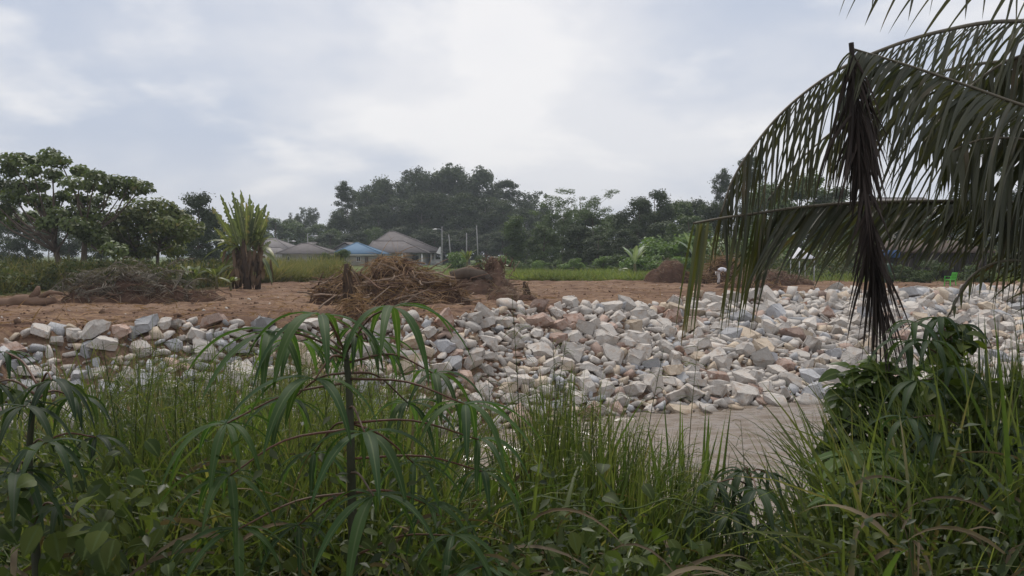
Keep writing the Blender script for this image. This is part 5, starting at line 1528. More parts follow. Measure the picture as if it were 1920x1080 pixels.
def catmull(P, n):
    P = np.asarray([tuple(p) for p in P], float)
    Q = np.vstack([2 * P[0] - P[1], P, 2 * P[-1] - P[-2]])
    out = []
    m = len(P) - 1
    for u_ in np.linspace(0, m - 1e-6, n):
        i = int(u_)
        f = u_ - i
        a, b, c, d = Q[i], Q[i + 1], Q[i + 2], Q[i + 3]
        out.append(0.5 * (2 * b + (c - a) * f + (2 * a - 5 * b + 4 * c - d) * f * f + (3 * b - a - 3 * c + d) * f ** 3))
    return np.array(out)
LEAFLETS = []      # (frond object, P0, D, S, L, W, G, material)
def frond(ctrl, n, t0, Lmax, fwd, side, down, G, wd=0.032, r0=0.02, mat=None, tipmat=None, tipfrom=1.1, root=True, name="frond", label=None, lprof=None, jit=0.1, tipdown=0.0, gap=None, tipfwd=0.0):
    pts = [W(*c) for c in ctrl]
    if root:
        pts = [Vector((PALM_X, PALM_Y, PALM_Z))] + pts
    C = catmull(pts, 60)
    s = np.concatenate([[0], np.cumsum(np.linalg.norm(np.diff(C, axis=0), axis=1))])
    s /= s[-1]
    fo = link(name, MB().add(*tube(C, r0 * (1 - 0.85 * s) + 0.003, 7)).mesh(name, m_rachis if mat is not m_palm_dead else m_palm_dead, True), palm, label=label)
    T = norm(np.gradient(C, axis=0))
    for k in range(n):
        t_ = t0 + (1 - t0) * (k + 0.5) / n + RNG.normal() * 0.002
        p = np.array([np.interp(t_, s, C[:, j]) for j in range(3)])
        if gap and gap[0] < PX(p[0], p[1]) < gap[1]:
            continue
        tg = norm(np.array([np.interp(t_, s, T[:, j]) for j in range(3)]))
        B = norm(np.cross(tg, [0, 0, 1.0]))
        sg = 1 if k % 2 else -1
        f = lprof(t_) if lprof else (0.55 + 0.45 * math.sin(math.pi * min(1, (t_ - t0) / (1 - t0) * 0.9 + 0.12)) - 0.35 * max(0, (t_ - 0.85) / 0.15))
        td = tipdown * min(1, max(0, (t_ - 0.87) / 0.05))
        D = tg * (fwd * (1 - tipfwd * min(1, max(0, (t_ - 0.6) / 0.3))) + RNG.normal() * jit) + B * sg * side * (1 + RNG.normal() * jit * 2) + np.array([0, 0, -down - td]) + RNG.normal(size=3) * jit * 0.5
        S = norm(tg + RNG.normal(size=3) * 0.35)
        LEAFLETS.append((fo, p, D, S, Lmax * f * RNG.uniform(0.82, 1.08), wd * RNG.uniform(0.75, 1.15), G * RNG.uniform(0.6, 1.35), (tipmat if t_ > tipfrom else mat) or m_palm))
    return fo
# arching upper frond
frond([(2120, 60, 5.6), (1900, 40, 5.4), (1760, 60, 5.2), (1650, 95, 5.05), (1560, 138, 4.95), (1480, 198, 4.85), (1420, 265, 4.8), (1375, 335, 4.78), (1352, 402, 4.76)],
      200, 0.2, 1.05, 1.0, 0.42, 0.6, 1.4, 0.018, label=None, lprof=lambda t: 1.0 - 0.62 * max(0, (t - 0.7) / 0.3) ** 1.2, jit=0.045, tipfwd=0.55)
# broken middle frond: rachis rises to the break
frond([(2150, 300, 5.2), (1990, 222, 4.9), (1900, 192, 4.75), (1800, 156, 4.65), (1700, 122, 4.55), (1600, 92, 4.45)],
      220, 0.16, 1.22, 0.95, 0.33, 0.5, 1.7, 0.027, label="broken frond with long leaflets hanging like a curtain")
# its dead tip folded straight down
frond([(1596, 80, 4.42), (1600, 130, 4.43), (1612, 260, 4.45), (1628, 400, 4.46), (1640, 500, 4.47), (1648, 570, 4.47)],
      210, 0.03, 0.62, 1.0, 0.42, 0.1, 0.9, 0.017, 0.011, m_palm_dead, None, 1.1, False, "dead_frond_tip", "dry dark broken tip hanging straight down", lambda t: 0.75 + 0.25 * math.sin(t * 9), 0.24)
# lower horizontal frond
frond([(2150, 400, 5.4), (1960, 386, 5.2), (1880, 380, 5.1), (1750, 378, 5.0), (1600, 381, 4.9), (1500, 389, 4.8), (1420, 400, 4.72), (1360, 408, 4.68), (1300, 419, 4.65)],
      250, 0.16, 0.78, 1.15, 0.42, 0.75, 0.5, 0.025, 0.024, m_palm, m_palm_y, 0.90, True, "frond", "level lower frond with yellowish hanging tip leaflets", lambda t: 0.86 + 0.1 * max(0, (t - 0.8) / 0.2) , 0.1, 5.0, (1330, 1378))
# frond above the picture, only leaflet ends hang in
frond([(2150, -60, 4.9), (1990, -95, 4.6), (1850, -105, 4.4), (1700, -100, 4.25), (1600, -80, 4.15), (1540, -55, 4.1)],
      50, 0.2, 0.78, 0.75, 0.45, 0.6, 0.9, 0.032)
# thinner frond behind
frond([(2100, 120, 6.8), (1850, 118, 6.7), (1700, 160, 6.6), (1590, 225, 6.5), (1500, 300, 6.45), (1440, 375, 6.4)],
      80, 0.24, 0.8, 0.7, 0.45, 0.55, 1.5, 0.032)
# right-hand curtains
frond([(2120, 330, 5.0), (2000, 285, 4.8), (1920, 262, 4.7), (1840, 262, 4.6), (1770, 290, 4.55)],
      125, 0.18, 1.25, 0.35, 0.35, 0.8, 2.2, 0.036)
frond([(2150, 130, 5.6), (2020, 90, 5.5), (1900, 110, 5.4), (1800, 180, 5.3), (1730, 270, 5.25)],
      125, 0.2, 0.95, 0.5, 0.4, 0.6, 1.8, 0.036)
# pale small frond low at the right
frond([(2120, 560, 4.9), (1960, 500, 4.8), (1880, 490, 4.75), (1820, 520, 4.7), (1780, 590, 4.68)],
      60, 0.25, 0.42, 0.8, 0.5, 0.5, 0.6, 0.022, 0.018, m_palm_y)
score = []
for (fo, p, D, S, Ln, Wd, G, m_) in LEAFLETS:
    px, py = float(PX(p[0], p[1])), float(PY(p[2] - Ln * 0.5, p[1]))
    inside = -20 < px < 1935 and -60 < py < 800
    score.append((Ln * Wd / p[1] ** 2) * (1 if inside else 0.001) * (1.6 if m_ is m_palm_dead else 1))
keep = set(np.argsort(score)[::-1][:300].tolist())
joined = {}
for k, (fo, p, D, S, Ln, Wd, G, m_) in enumerate(LEAFLETS):
    V, F, A = ribbons([p], [D], [S], Ln, Wd, G, 9, blade_prof, 0.45, 0.0, np.array([0.9]) if RNG.random() < 0.12 else None)
    if k in keep:
        link("leaflet", MB().add(V, F, A).mesh("leaflet", m_), fo)
    else:
        joined.setdefault(m_.name, (MB(), m_))[0].add(V, F, A)
for mb, m_ in joined.values():
    link("leaflets", mb.mesh("leaflets", m_), palm, kind='stuff')

# ------------------------------------------------------------------ cassava plants
m_cas = leaf_mat("cassava_leaflet", (0.028, 0.062, 0.02), (0.055, 0.095, 0.027), 0.4, 0.6, 0.18, rib=(0.085, 0.12, 0.05), dry=(0.13, 0.11, 0.03), dryamt=-0.04, nscale=2.0)
m_cas_dark = leaf_mat("cassava_leaflet_dark", (0.02, 0.04, 0.017), (0.038, 0.062, 0.023), 0.3, 0.6, 0.18, rib=(0.05, 0.065, 0.04), nscale=2.0)
m_castem = plain_mat("cassava_stem", (0.055, 0.058, 0.032), (0.034, 0.036, 0.02), 0.7, 0.3, 8, 0.4, 0.01, 0.1)
m_petiole = plain_mat("red_petiole", (0.11, 0.045, 0.03), (0.085, 0.055, 0.03), 0.5, 0.3, 6, 0.1, 0.01, 0.2)
def cassava(label, Y, stem, lv, mleaf=None, wk=0.1, r0=0.014, group="cassava plants in the foreground", droop=2.2):
    base = ground_pt(stem[0][0], Y)
    t_ = thing("cassava_plant", label, "plant", base, group)
    sp = [Vector((base.x, base.y, base.z - 0.1))] + [W(px, py, Y + RNG.normal() * 0.03) for px, py in stem]
    C = catmull([p - base for p in sp], 24)
    link("stem", MB().add(*tube(C, np.linspace(r0 * 1.15, r0 * 0.45, 24), 8)).mesh("stem", m_castem, True), t_)
    for (px, py, lpx, dy, ta) in lv:
        c = np.array(W(px, py, Y + dy) - base)
        a = np.array([np.interp(ta, np.linspace(0, 1, 24), C[:, j]) for j in range(3)])
        m_ = (a + c) / 2 + np.array([0, 0, 0.03])
        lf = link("leaf", MB().add(*tube(catmull([a, m_ + RNG.normal(size=3) * 0.008, c], 9), np.linspace(0.0042, 0.0024, 9), 5)).mesh("leaf", m_petiole, True), t_)
        nl = int(RNG.choice([8, 9, 10, 8]))
        out = c - a
        az0 = math.atan2(out[1], out[0]) + RNG.normal() * 0.25
        for k in range(nl):
            az = az0 + (k - (nl - 1) / 2) * (5.3 / (nl - 1)) + RNG.normal() * 0.12
            el = RNG.uniform(0.05, 0.5)
            mid = 1 - abs(k - (nl - 1) / 2) / nl * 0.55
            Ln = lpx * (Y + dy) / FPX * mid * RNG.uniform(0.9, 1.12) * 1.2
            D = [[math.cos(az), math.sin(az), el]]
            S = [[-math.sin(az), math.cos(az), 0]]
            V, F, A = ribbons([c], D, S, Ln, Ln * wk * RNG.uniform(0.85, 1.15), droop * RNG.uniform(0.7, 1.25), 10, lance_prof, 0.3)
            link("leaflet", MB().add(V, F, A).mesh("leaflet", mleaf or m_cas, True), lf)
    return t_
cassava("tall cassava plant with drooping narrow leaflets, nearest in the middle foreground", 2.3,
        [(662, 1040), (658, 860), (655, 740), (650, 680), (648, 655)],
        [(735, 576, 178, -0.05, 0.93), (601, 592, 175, -0.08, 0.92), (515, 622, 180, 0.0, 0.88), (590, 712, 180, -0.22, 0.84), (872, 758, 175, -0.08, 0.68), (425, 794, 165, -0.05, 0.66),
         (684, 812, 190, -0.3, 0.55), (431, 892, 165, -0.12, 0.48), (700, 930, 180, -0.38, 0.36), (897, 824, 135, 0.1, 0.5), (905, 884, 130, 0.12, 0.4), (447, 992, 150, -0.2, 0.3),
         (765, 756, 120, 0.25, 0.72), (850, 1004, 130, -0.1, 0.2), (905, 1062, 120, -0.15, 0.14), (560, 640, 120, 0.3, 0.95), (690, 640, 130, 0.25, 0.97), (668, 618, 120, 0.05, 0.99), (812, 700, 130, 0.2, 0.8), (545, 752, 130, 0.2, 0.72), (775, 868, 130, 0.15, 0.5), (590, 850, 120, 0.2, 0.5), (560, 985, 125, 0.05, 0.3), (800, 945, 115, 0.1, 0.3)], droop=2.0)
cassava("dark leafed cassava plant at the left edge", 2.4, [(70, 1080), (55, 900), (60, 780), (75, 720)],
        [(98, 714, 115, -0.1, 0.9), (45, 762, 125, -0.2, 0.8), (140, 745, 95, 0.1, 0.85), (88, 830, 120, -0.3, 0.6), (33, 886, 130, -0.35, 0.5), (-20, 720, 110, 0, 0.9), (180, 820, 90, 0.1, 0.6), (110, 950, 100, -0.2, 0.35),
         (10, 660, 75, 0.1, 0.97)], m_cas_dark, 0.12)
cassava("dark cassava plant in front of the rocks at right, under the palm", 3.6, [(1850, 1050), (1830, 880), (1800, 740), (1775, 650)],
        [(1715, 606, 72, -0.1, 0.97), (1762, 596, 80, 0, 0.99), (1700, 640, 85, -0.1, 0.9), (1800, 610, 80, 0.1, 0.97), (1745, 640, 85, -0.2, 0.93), (1718, 715, 88, -0.3, 0.75), (1790, 690, 80, -0.2, 0.8), (1702, 785, 84, -0.4, 0.62),
         (1762, 815, 84, -0.4, 0.5), (1815, 895, 80, -0.5, 0.4), (1890, 800, 88, -0.3, 0.5), (1905, 845, 84, -0.3, 0.45)], m_cas_dark, 0.14, 0.016)
cassava("small dark cassava plant by the water at centre right", 3.4, [(1392, 1060), (1388, 980), (1398, 920), (1402, 895)],
        [(1345, 905, 90, -0.1, 0.85), (1418, 918, 95, -0.2, 0.85), (1392, 884, 85, 0, 0.98), (1330, 960, 85, -0.1, 0.6), (1440, 888, 80, 0.1, 0.95), (1372, 965, 80, -0.3, 0.55), (1450, 985, 75, -0.2, 0.4)], m_cas_dark, 0.14, 0.011)

# ------------------------------------------------------------------ papaya plant with lobed leaves
m_pap = leaf_mat("papaya_leaf", (0.05, 0.09, 0.026), (0.085, 0.13, 0.035), 0.35, 0.65, 0.12, rib=(0.14, 0.17, 0.09), nscale=2)
Yp = 3.7
pb = ground_pt(1640, Yp)
pp = thing("papaya_plant", "young papaya plant with broad lobed leaves right of the water", "plant", pb)
top = W(1637, 900, Yp) - pb
link("stem", MB().add(*tube([(0, 0, -0.1), top * 0.5 + Vector((0.01, 0, 0)), top], [0.02, 0.016, 0.012], 8)).mesh("stem", m_castem, True), pp)
for (px, py, lpx, dy) in ((1600, 850, 105, -0.1), (1665, 852, 105, -0.15), (1632, 892, 95, -0.35), (1580, 932, 80, -0.3), (1690, 905, 80, -0.2), (1630, 835, 80, 0.2)):
    c = np.array(W(px, py, Yp + dy) - pb)
    a = np.array(top) * RNG.uniform(0.75, 1.0)
    lf = link("leaf", MB().add(*tube([a, (a + c) / 2 + np.array([0, 0, 0.02]), c], [0.005, 0.004, 0.003], 5)).mesh("leaf", m_petiole, True), pp)
    out = c - a
    az0 = math.atan2(out[1], out[0])
    for k in range(9):
        az = az0 + (k - 4) * 0.62
        Ln = lpx * Yp / FPX * (1 - abs(k - 4) * 0.09)
        V, F, A = ribbons([c], [[math.cos(az), math.sin(az), RNG.uniform(0.05, 0.25)]], [[-math.sin(az), math.cos(az), 0]], Ln, Ln * 0.42, 0.7, 8,
                          lambda t: np.array([0.25, 0.5, 0.75, 0.95, 0.7, 0.8, 0.42, 0.3, 0.03]), 0.15, 0.12)
        link("lobe", MB().add(V, F, A).mesh("lobe", m_pap, True), lf)

# ------------------------------------------------------------------ broad-bladed grass clumps
m_blade = leaf_mat("broad_grass_blade", (0.05, 0.084, 0.022), (0.115, 0.15, 0.04), 0.44, 0.4, 0.4, rib=(0.11, 0.15, 0.07), dry=(0.15, 0.11, 0.05), dryamt=-0.02, nscale=1.5)
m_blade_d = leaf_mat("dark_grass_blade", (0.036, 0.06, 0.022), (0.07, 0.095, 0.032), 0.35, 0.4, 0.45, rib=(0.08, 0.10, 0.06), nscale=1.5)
def clump(label, px, Y, top, n, wd, lean=0.28, G=(0.3, 1.3), mat=None, spread=0.12, name="grass_clump"):
    b = ground_pt(px, Y)
    t_ = thing(name, label, "grass clump", b, "broad-bladed grass clumps in the foreground")
    H = (CAMZ - (top - 480) / FPX * Y) - b.z
    for k in range(int(n * 1.35)):
        a = RNG.uniform(0, 6.283)
        ln = abs(RNG.normal()) * lean
        h = H * (1.03 if k == 0 else RNG.uniform(0.45, 1.05))
        P0 = [[math.cos(a) * spread * RNG.random(), math.sin(a) * spread * RNG.random(), -0.03]]
        D = [[math.cos(a) * ln, math.sin(a) * ln, 1]]
        V, F, A = ribbons(P0, D, [[-math.sin(a) + RNG.normal() * 0.5, math.cos(a) + RNG.normal() * 0.5, 0]], h * (1 + 0.25 * ln), wd * RNG.uniform(0.6, 1.2), RNG.uniform(*G) * (1.0 if k < 5 else 1.7), 11, blade_prof, 0.4)
        link("blade", MB().add(V, F, A).mesh("blade", mat or m_blade, True), t_)
    return t_
CL = [("tall grass clump standing against the water, tips just right of the cassava leaves", 1045, 4.3, 690, 16, 0.03, 0.16, (0.1, 0.8)),
      ("dense upright grass clump in front of the left end of the water", 1095, 4.2, 715, 16, 0.03, 0.16, (0.1, 0.8)),
      ("grass clump with straight blades left of the tallest trio of blades", 1160, 4.0, 770, 16, 0.03, 0.14, (0.1, 0.7)),
      ("grass clump standing in front of the middle of the water", 1215, 3.9, 800, 14, 0.032, 0.16, (0.1, 0.7)),
      ("grass clump with the tallest straight trio of blades before the water", 1275, 3.8, 738, 14, 0.036, 0.12, (0.0, 0.4)),
      ("upright grass clump right of the tallest trio of blades", 1318, 3.8, 775, 12, 0.036, 0.12, (0.0, 0.4)),
      ("curving grass clump silhouetted on the right half of the water", 1475, 4.6, 800, 16, 0.03, 0.28, (0.8, 2.0)),
      ("short curving grass clump at the foot of the right half of the water", 1415, 4.4, 855, 14, 0.026, 0.32, (0.8, 2.0)),
      ("leaning grass clump at the right bank end of the water", 1568, 4.6, 755, 14, 0.03, 0.25, (0.4, 1.4)),
      ("large broad bladed grass clump at the bottom right", 1665, 2.7, 955, 11, 0.042, 0.22, (0.5, 1.8)),
      ("broad bladed grass clump at the bottom right corner", 1880, 2.6, 985, 9, 0.042, 0.28, (0.5, 1.6)),
      ("tall broad grass clump under the palm at the right edge", 1885, 3.9, 610, 14, 0.04, 0.14, (0.1, 0.7)),
      ("upright broad grass clump behind the dark cassava at right", 1838, 4.2, 650, 12, 0.04, 0.14, (0.1, 0.7)),
      ("tall leaning grass clump in front of the rocks at left", 225, 3.6, 680, 15, 0.032, 0.26, (0.3, 1.3)),
      ("grass clump with arching blades right of the leaning one at left", 300, 3.3, 720, 14, 0.032, 0.3, (0.8, 2.0)),
      ("grass clump between the left grass and the tall cassava", 400, 3.7, 690, 15, 0.03, 0.24, (0.4, 1.4)),
      ("grass clump behind the tall cassava's left leaves", 500, 3.9, 690, 15, 0.028, 0.22, (0.4, 1.4)),
      ("grass clump behind the tall cassava's stem", 620, 4.0, 680, 15, 0.028, 0.2, (0.4, 1.4)),
      ("grass clump behind the tall cassava's right leaves", 745, 4.0, 700, 15, 0.028, 0.2, (0.4, 1.4)),
      ("low grass clump below the cassava's right hand leaves", 960, 3.4, 850, 14, 0.03, 0.3, (0.6, 1.8)),
      ("low wide bladed grass clump at the bottom centre", 1100, 2.7, 940, 10, 0.036, 0.34, (0.6, 1.8)),
      ("arching wide bladed grass clump at the bottom left", 300, 2.5, 900, 11, 0.034, 0.4, (0.9, 2.2)),
      ("arching grass clump left of the cassava stem's foot", 520, 2.7, 905, 11, 0.03, 0.36, (0.9, 2.2)),
      ("shaded grass clump at the right, below the papaya leaves", 1770, 3.0, 900, 12, 0.034, 0.3, (0.6, 1.8))]
for k, c in enumerate(CL):
    lab, px, Y, topy, n_, wd_, ln_, G_ = c
    clump(lab, px, Y, topy, n_, wd_, ln_, G_, m_blade_d if k in (11, 12, 23, 9, 10, 21) else m_blade)

# ------------------------------------------------------------------ foreground grass, weeds and vines that nobody could count
TOPX = [-100, 0, 150, 300, 400, 500, 600, 700, 790, 850, 940, 1000, 1060, 1120, 1180, 1250, 1320, 1400, 1460, 1540, 1600, 1680, 1760, 1850, 1930, 2050]
TOPY = [680, 685, 672, 672, 672, 678, 676, 688, 708, 810, 830, 740, 730, 775, 815, 850, 885, 905, 890, 880, 760, 740, 710, 660, 640, 640]
m_fine = leaf_mat("fine_grass", (0.046, 0.074, 0.021), (0.13, 0.147, 0.046), 0.44, 0.5, 0.3, dry=(0.19, 0.15, 0.075), dryamt=0.03, nscale=1.5)
m_weed = leaf_mat("weed_leaves", (0.022, 0.038, 0.012), (0.065, 0.083, 0.023), 0.36, 0.5, 0.35, dry=(0.10, 0.075, 0.03), dryamt=-0.02, nscale=2.0)
m_vine = leaf_mat("vine_leaves", (0.035, 0.06, 0.014), (0.095, 0.12, 0.024), 0.42, 0.55, 0.2, rib=(0.09, 0.12, 0.04), nscale=2.0)
def fg_points(n, ya, yb, p0=-150, p1=2080):
    px = RNG.uniform(p0, p1, n)
    y = RNG.uniform(ya, yb, n)
    x = (px - 960) * y / FPX
    return px, x, y, ground_z(x, y)
# (a) grass blades and thin stems
mb = MB()
for (n, ya, yb, wlo, whi, expo, lean, glo, ghi, p0, p1) in ((2100, 3.0, 6.0, 0.012, 0.032, 60, 0.34, 0.5, 2.8, -150, 860), (1900, 2.6, 6.2, 0.012, 0.032, 130, 0.45, 0.6, 3.6, -150, 2080), (700, 2.6, 6.2, 0.006, 0.014, 110, 0.35, 0.3, 2.2, -150, 2080), (800, 2.5, 5.0, 0.018, 0.042, 120, 0.5, 0.8, 3.4, -150, 2080), (2000, 3.0, 5.6, 0.004, 0.010, 80, 0.18, 0.2, 1.2, 180, 860),
                                                    (900, 3.4, 5.4, 0.008, 0.02, 60, 0.14, 0.1, 0.8, 960, 1340), (1500, 3.0, 5.6, 0.010, 0.026, 80, 0.22, 0.2, 1.6, 1560, 2050)):
    px, x, y, z = fg_points(n, ya, yb, p0, p1)
    ty = np.interp(px, TOPX, TOPY) + RNG.exponential(expo, n) - 12
    H = CAMZ - (ty - 480) / FPX * y - z
    ok = H > 0.12
    px, x, y, z, H = (q[ok] for q in (px, x, y, z, H))
    m = len(x)
    D = np.stack([RNG.normal(size=m) * lean, RNG.normal(size=m) * lean, np.ones(m)], -1)
    S = np.stack([RNG.normal(size=m), RNG.normal(size=m), np.zeros(m)], -1)
    V, F, A = ribbons(np.stack([x, y, z - 0.02], -1), D, S, H * RNG.uniform(1.0, 1.2, m), RNG.uniform(wlo, whi, m), RNG.uniform(glo, ghi, m), 7, blade_prof, 0.4)
    mb.add(V, F, A)
link("grass", mb.mesh("grass", m_fine), kind='stuff', label="dense tangle of tall green grass across the near bank", cat="grass")
# dead, bleached blades lying among the green ones
m_deadgrass = leaf_mat("dead_grass_blade", (0.16, 0.125, 0.075), (0.085, 0.06, 0.035), 0.2, 0.7, 0.2, nscale=2.0)
mb = MB()
px, x, y, z = fg_points(700, 2.1, 5.2)
ty = np.interp(px, TOPX, TOPY) + 70 + RNG.exponential(140, len(px))
H = np.clip(CAMZ - (ty - 480) / FPX * y - z, 0.05, 1.0)
D = np.stack([RNG.normal(size=len(x)), RNG.normal(size=len(x)) * 0.7, RNG.uniform(0.1, 1.2, len(x))], -1)
V, F, A = ribbons(np.stack([x, y, z + H * RNG.uniform(0.3, 0.9, len(x))], -1), D, np.cross(D, RNG.normal(size=D.shape)), RNG.uniform(0.15, 0.5, len(x)), RNG.uniform(0.006, 0.02, len(x)), RNG.uniform(1.0, 3.0, len(x)), 8, blade_prof, 0.4)
link("dead_grass", MB().add(V, F, A).mesh("dead_grass", m_deadgrass), kind='stuff', label="bleached dead grass blades bent among the green", cat="grass")
# (b) seeding panicles: thin stalks with fine side branches
mb = MB()
px, x, y, z = fg_points(170, 3.0, 5.6, 200, 860)
px, x, y, z = (np.concatenate(q) for q in zip((px, x, y, z), fg_points(130, 3.0, 5.6, 830, 1400)))
extra = [(985, 3.6, 560), (1058, 3.9, 640), (1190, 4.2, 660), (1285, 4.4, 640), (1010, 3.8, 640), (1120, 4.3, 690), (930, 3.7, 700), (880, 3.9, 730), (1075, 4.0, 700), (1410, 4.2, 800), (1530, 4.6, 780), (1500, 4.4, 850)]
stalks = [(a, b, c, np.interp(p, TOPX, TOPY) + RNG.uniform(-45, 60)) for p, a, b, c in zip(px, x, y, z)] + [((p - 960) * Y / FPX, Y, gz((p - 960) * Y / FPX, Y), t_) for p, Y, t_ in extra]
for (a, b, c, ty) in stalks:
    H = CAMZ - (ty - 480) / FPX * b - c
    if H < 0.3:
        continue
    lx, ly = RNG.normal() * 0.08 * H, RNG.normal() * 0.08 * H
    pts = np.array([[a, b, c], [a + lx * 0.2, b + ly * 0.2, c + H * 0.4], [a + lx * 0.6, b + ly * 0.6, c + H * 0.75], [a + lx, b + ly, c + H]])
    mb.add(*tube(pts, [0.0032, 0.0028, 0.002, 0.001], 4, False))
    nb = 16
    tt = RNG.uniform(0.72, 0.99, nb)
    P0 = np.stack([np.interp(tt, [0, 0.4, 0.75, 1], pts[:, j]) for j in range(3)], -1)
    D = np.stack([RNG.normal(size=nb), RNG.normal(size=nb), RNG.uniform(0.3, 1.4, nb)], -1)
    V, F, A = ribbons(P0, D, np.cross(D, RNG.normal(size=D.shape)), RNG.uniform(0.05, 0.14, nb), 0.0028, 1.2, 3, lambda t: np.ones_like(t), 0.2)
    mb.add(V, F, A)
link("grass_panicles", mb.mesh("grass_panicles", m_fine), kind='stuff', label="thin seeding grass stalks rising in front of the rocks", cat="grass")
# (c) low weeds filling the bottom
mb = MB()
px, x, y, z = fg_points(17000, 1.9, 5.8)
ty = np.maximum(np.interp(px, TOPX, TOPY) + 110 + RNG.exponential(150, len(px)), 0)
H = np.clip(CAMZ - (ty - 480) / FPX * y - z, 0.02, 1.3)
P = np.stack([x, y, z + H * RNG.random(len(x)) ** 0.55], -1)
V, F = leaves(P, RNG.normal(size=P.shape) * 0.8 + np.array([0, -0.25, 0.8]), RNG.uniform(0.015, 0.048, len(x)), 0.5, 0.5)
mb.add(V, F)
link("weeds", mb.mesh("weeds", m_weed), kind='stuff', label="low leafy weeds filling the shaded near bank", cat="weeds")
# (d) heart-shaped vine leaves, clustered
mb = MB()
heart = lambda t: np.array([0.35, 0.95, 1.0, 0.8, 0.45, 0.02])
def vine_leaves(cx, cy, Y, n, sx, sy, size):
    px, py = RNG.normal(cx, sx, n), RNG.normal(cy, sy, n)
    py = np.maximum(py, np.interp(px, TOPX, TOPY) + 45 + 60 * RNG.random(n))
    yy = Y + RNG.normal(size=n) * 0.15
    P = np.array([W(a, b, c) for a, b, c in zip(px, py, yy)])
    a = RNG.uniform(0, 6.283, n)
    D = np.stack([np.cos(a) * 0.7, np.sin(a) * 0.5 - 0.3, RNG.uniform(-0.9, 0.15, n)], -1)
    V, F, A = ribbons(P, D, np.cross(D, RNG.normal(size=D.shape) * 0.35 + np.array([0, -0.4, 1])), size * RNG.uniform(0.6, 1.25, n), size * 0.8 * RNG.uniform(0.7, 1.15, n), 0.6, 5, heart, 0.22)
    mb.add(V, F, A)
for (cx, cy, Y, n, sx, sy, size) in ((150, 900, 2.4, 60, 70, 40, 0.085), (80, 1000, 2.1, 55, 80, 50, 0.11), (230, 1010, 2.3, 45, 60, 45, 0.09), (60, 690, 2.6, 12, 40, 25, 0.09), (330, 1040, 2.2, 30, 70, 30, 0.08),
                                     (560, 900, 2.7, 30, 90, 60, 0.075), (640, 1020, 2.3, 35, 120, 35, 0.075), (1040, 960, 2.8, 30, 70, 60, 0.085), (1130, 1020, 2.5, 30, 60, 40, 0.10), (1240, 1050, 2.5, 25, 60, 25, 0.10),
                                     (1480, 900, 3.6, 70, 60, 35, 0.06), (1560, 960, 3.3, 60, 90, 40, 0.06), (1800, 950, 3.2, 60, 90, 60, 0.08), (1850, 830, 3.5, 50, 40, 60, 0.085), (960, 1050, 2.4, 25, 70, 30, 0.07)):
    vine_leaves(cx, cy, Y, int(n * 0.75), sx * 1.2, sy * 1.1, size * 0.68)
for k in range(40):     # tendrils
    px, py, Y = RNG.uniform(-20, 1920), RNG.uniform(940, 1075), RNG.uniform(2.2, 3.2)
    pts = [W(px, py, Y)]
    d = Vector((RNG.normal(), RNG.normal() * 0.5, 0.4))
    for j in range(7):
        d = (d + Vector((RNG.normal() * 0.5, RNG.normal() * 0.3, RNG.normal() * 0.5 - 0.1))).normalized()
        pts.append(pts[-1] + d * 0.05)
    mb.add(*tube(catmull(pts, 28), 0.0022, 4, False))
link("vines", mb.mesh("vines", m_vine), kind='stuff', label="creeping vines with heart-shaped yellow-green leaves over the near bank", cat="vines")

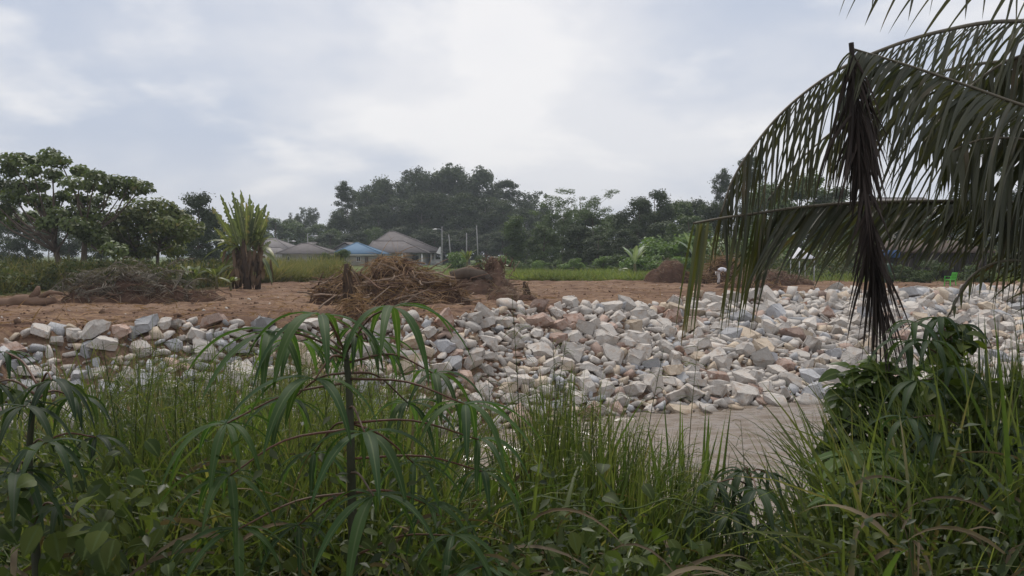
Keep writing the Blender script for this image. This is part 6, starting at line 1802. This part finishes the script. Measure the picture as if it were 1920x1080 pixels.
# shrub and vine-smothered sapling on the right
m_shr = leaf_mat("shrub_leaf", (0.034, 0.058, 0.018), (0.065, 0.092, 0.027), 0.34, 0.5, 0.25, rib=(0.07, 0.10, 0.04), nscale=2.0)
m_shr_b = leaf_mat("shrub_leaf_young", (0.085, 0.14, 0.03), (0.13, 0.18, 0.045), 0.38, 0.4, 0.4, rib=(0.13, 0.17, 0.06), nscale=2.0)
def fg_shrub(name, label, base_px, Y, blobs, mat, size, per, stems, asp=0.5):
    b = ground_pt(base_px, Y)
    t_ = thing(name, label, "shrub", b)
    for pl in stems:
        pts = [b + Vector((0, 0, -0.1))] + [W(px, py, Y) for px, py in pl]
        link("stem", MB().add(*tube(catmull([p - b for p in pts], 14), np.linspace(0.02, 0.006, 14), 7)).mesh("stem", m_castem, True), t_)
    groups = {}
    for (px, py, rpx, young) in blobs:
        c = np.array(W(px, py, Y + RNG.normal() * 0.12) - b)
        r_ = rpx * Y / FPX
        d = norm(RNG.normal(size=(per, 3)))
        P = c + d * r_ * RNG.random((per, 1)) ** 0.4
        a = RNG.uniform(0, 6.283, per)
        D = np.stack([np.cos(a), np.sin(a), RNG.uniform(-0.5, 0.35, per)], -1) + d * 0.5
        S = np.cross(D, RNG.normal(size=D.shape) * 0.4 + np.array([0, -0.2, 1]))
        sz = size * RNG.uniform(0.6, 1.2, per)
        V, F, A = ribbons(P, D, S, sz, sz * asp, 0.8, 6, lance_prof, 0.28)
        groups.setdefault(young, MB()).add(V, F, A)
    for yv, g in groups.items():
        o = link("foliage", g.mesh("foliage", m_shr_b if yv else mat, True), t_, kind='stuff')
        if yv:
            o["label"] = "bright young leaves at the shrub's top"
    return t_
fg_shrub("shrub", "leafy shrub with bright young top leaves at the right end of the water", 1650, 4.4,
         [(1600, 722, 34, 1), (1640, 706, 34, 1), (1685, 712, 32, 1), (1725, 716, 30, 1), (1660, 740, 40, 0), (1610, 765, 45, 0), (1700, 760, 45, 0), (1750, 745, 40, 0), (1600, 815, 45, 0), (1650, 800, 50, 0), (1620, 850, 45, 0), (1690, 830, 50, 0), (1590, 780, 35, 0), (1740, 800, 50, 0), (1580, 850, 35, 0)],
         m_shr, 0.12, 52, [[(1640, 900), (1630, 800), (1640, 720)], [(1670, 900), (1690, 800), (1700, 730)]])
fg_shrub("vine_covered_sapling", "leaning dark sapling smothered in climbing vine leaves near the right edge", 1885, 3.7,
         [(1785, 640, 30, 0), (1795, 690, 34, 0), (1800, 740, 40, 0), (1815, 790, 45, 0), (1835, 840, 50, 0), (1850, 890, 55, 0), (1870, 940, 60, 0), (1895, 820, 50, 0), (1910, 900, 60, 0), (1770, 720, 28, 0), (1900, 990, 60, 0), (1830, 960, 55, 0), (1905, 740, 40, 0)],
         m_vine, 0.085, 42, [[(1870, 1000), (1830, 840), (1790, 690), (1782, 620)]], 0.75)

# ------------------------------------------------------------------ haze
mh = bpy.data.materials.new("haze")
mh.use_nodes = True
t = mh.node_tree
t.nodes.clear()
pv = t.nodes.new('ShaderNodeVolumePrincipled')
pv.inputs['Color'].default_value = (0.86, 0.93, 1.0, 1)
pv.inputs['Density'].default_value = 0.00048
o = t.nodes.new('ShaderNodeOutputMaterial')
t.links.new(pv.outputs[0], o.inputs['Volume'])
link("haze", MB().add(*box(-11500, 11500, -60, 3600, -6.5, 60)).mesh("haze", mh), kind='stuff')
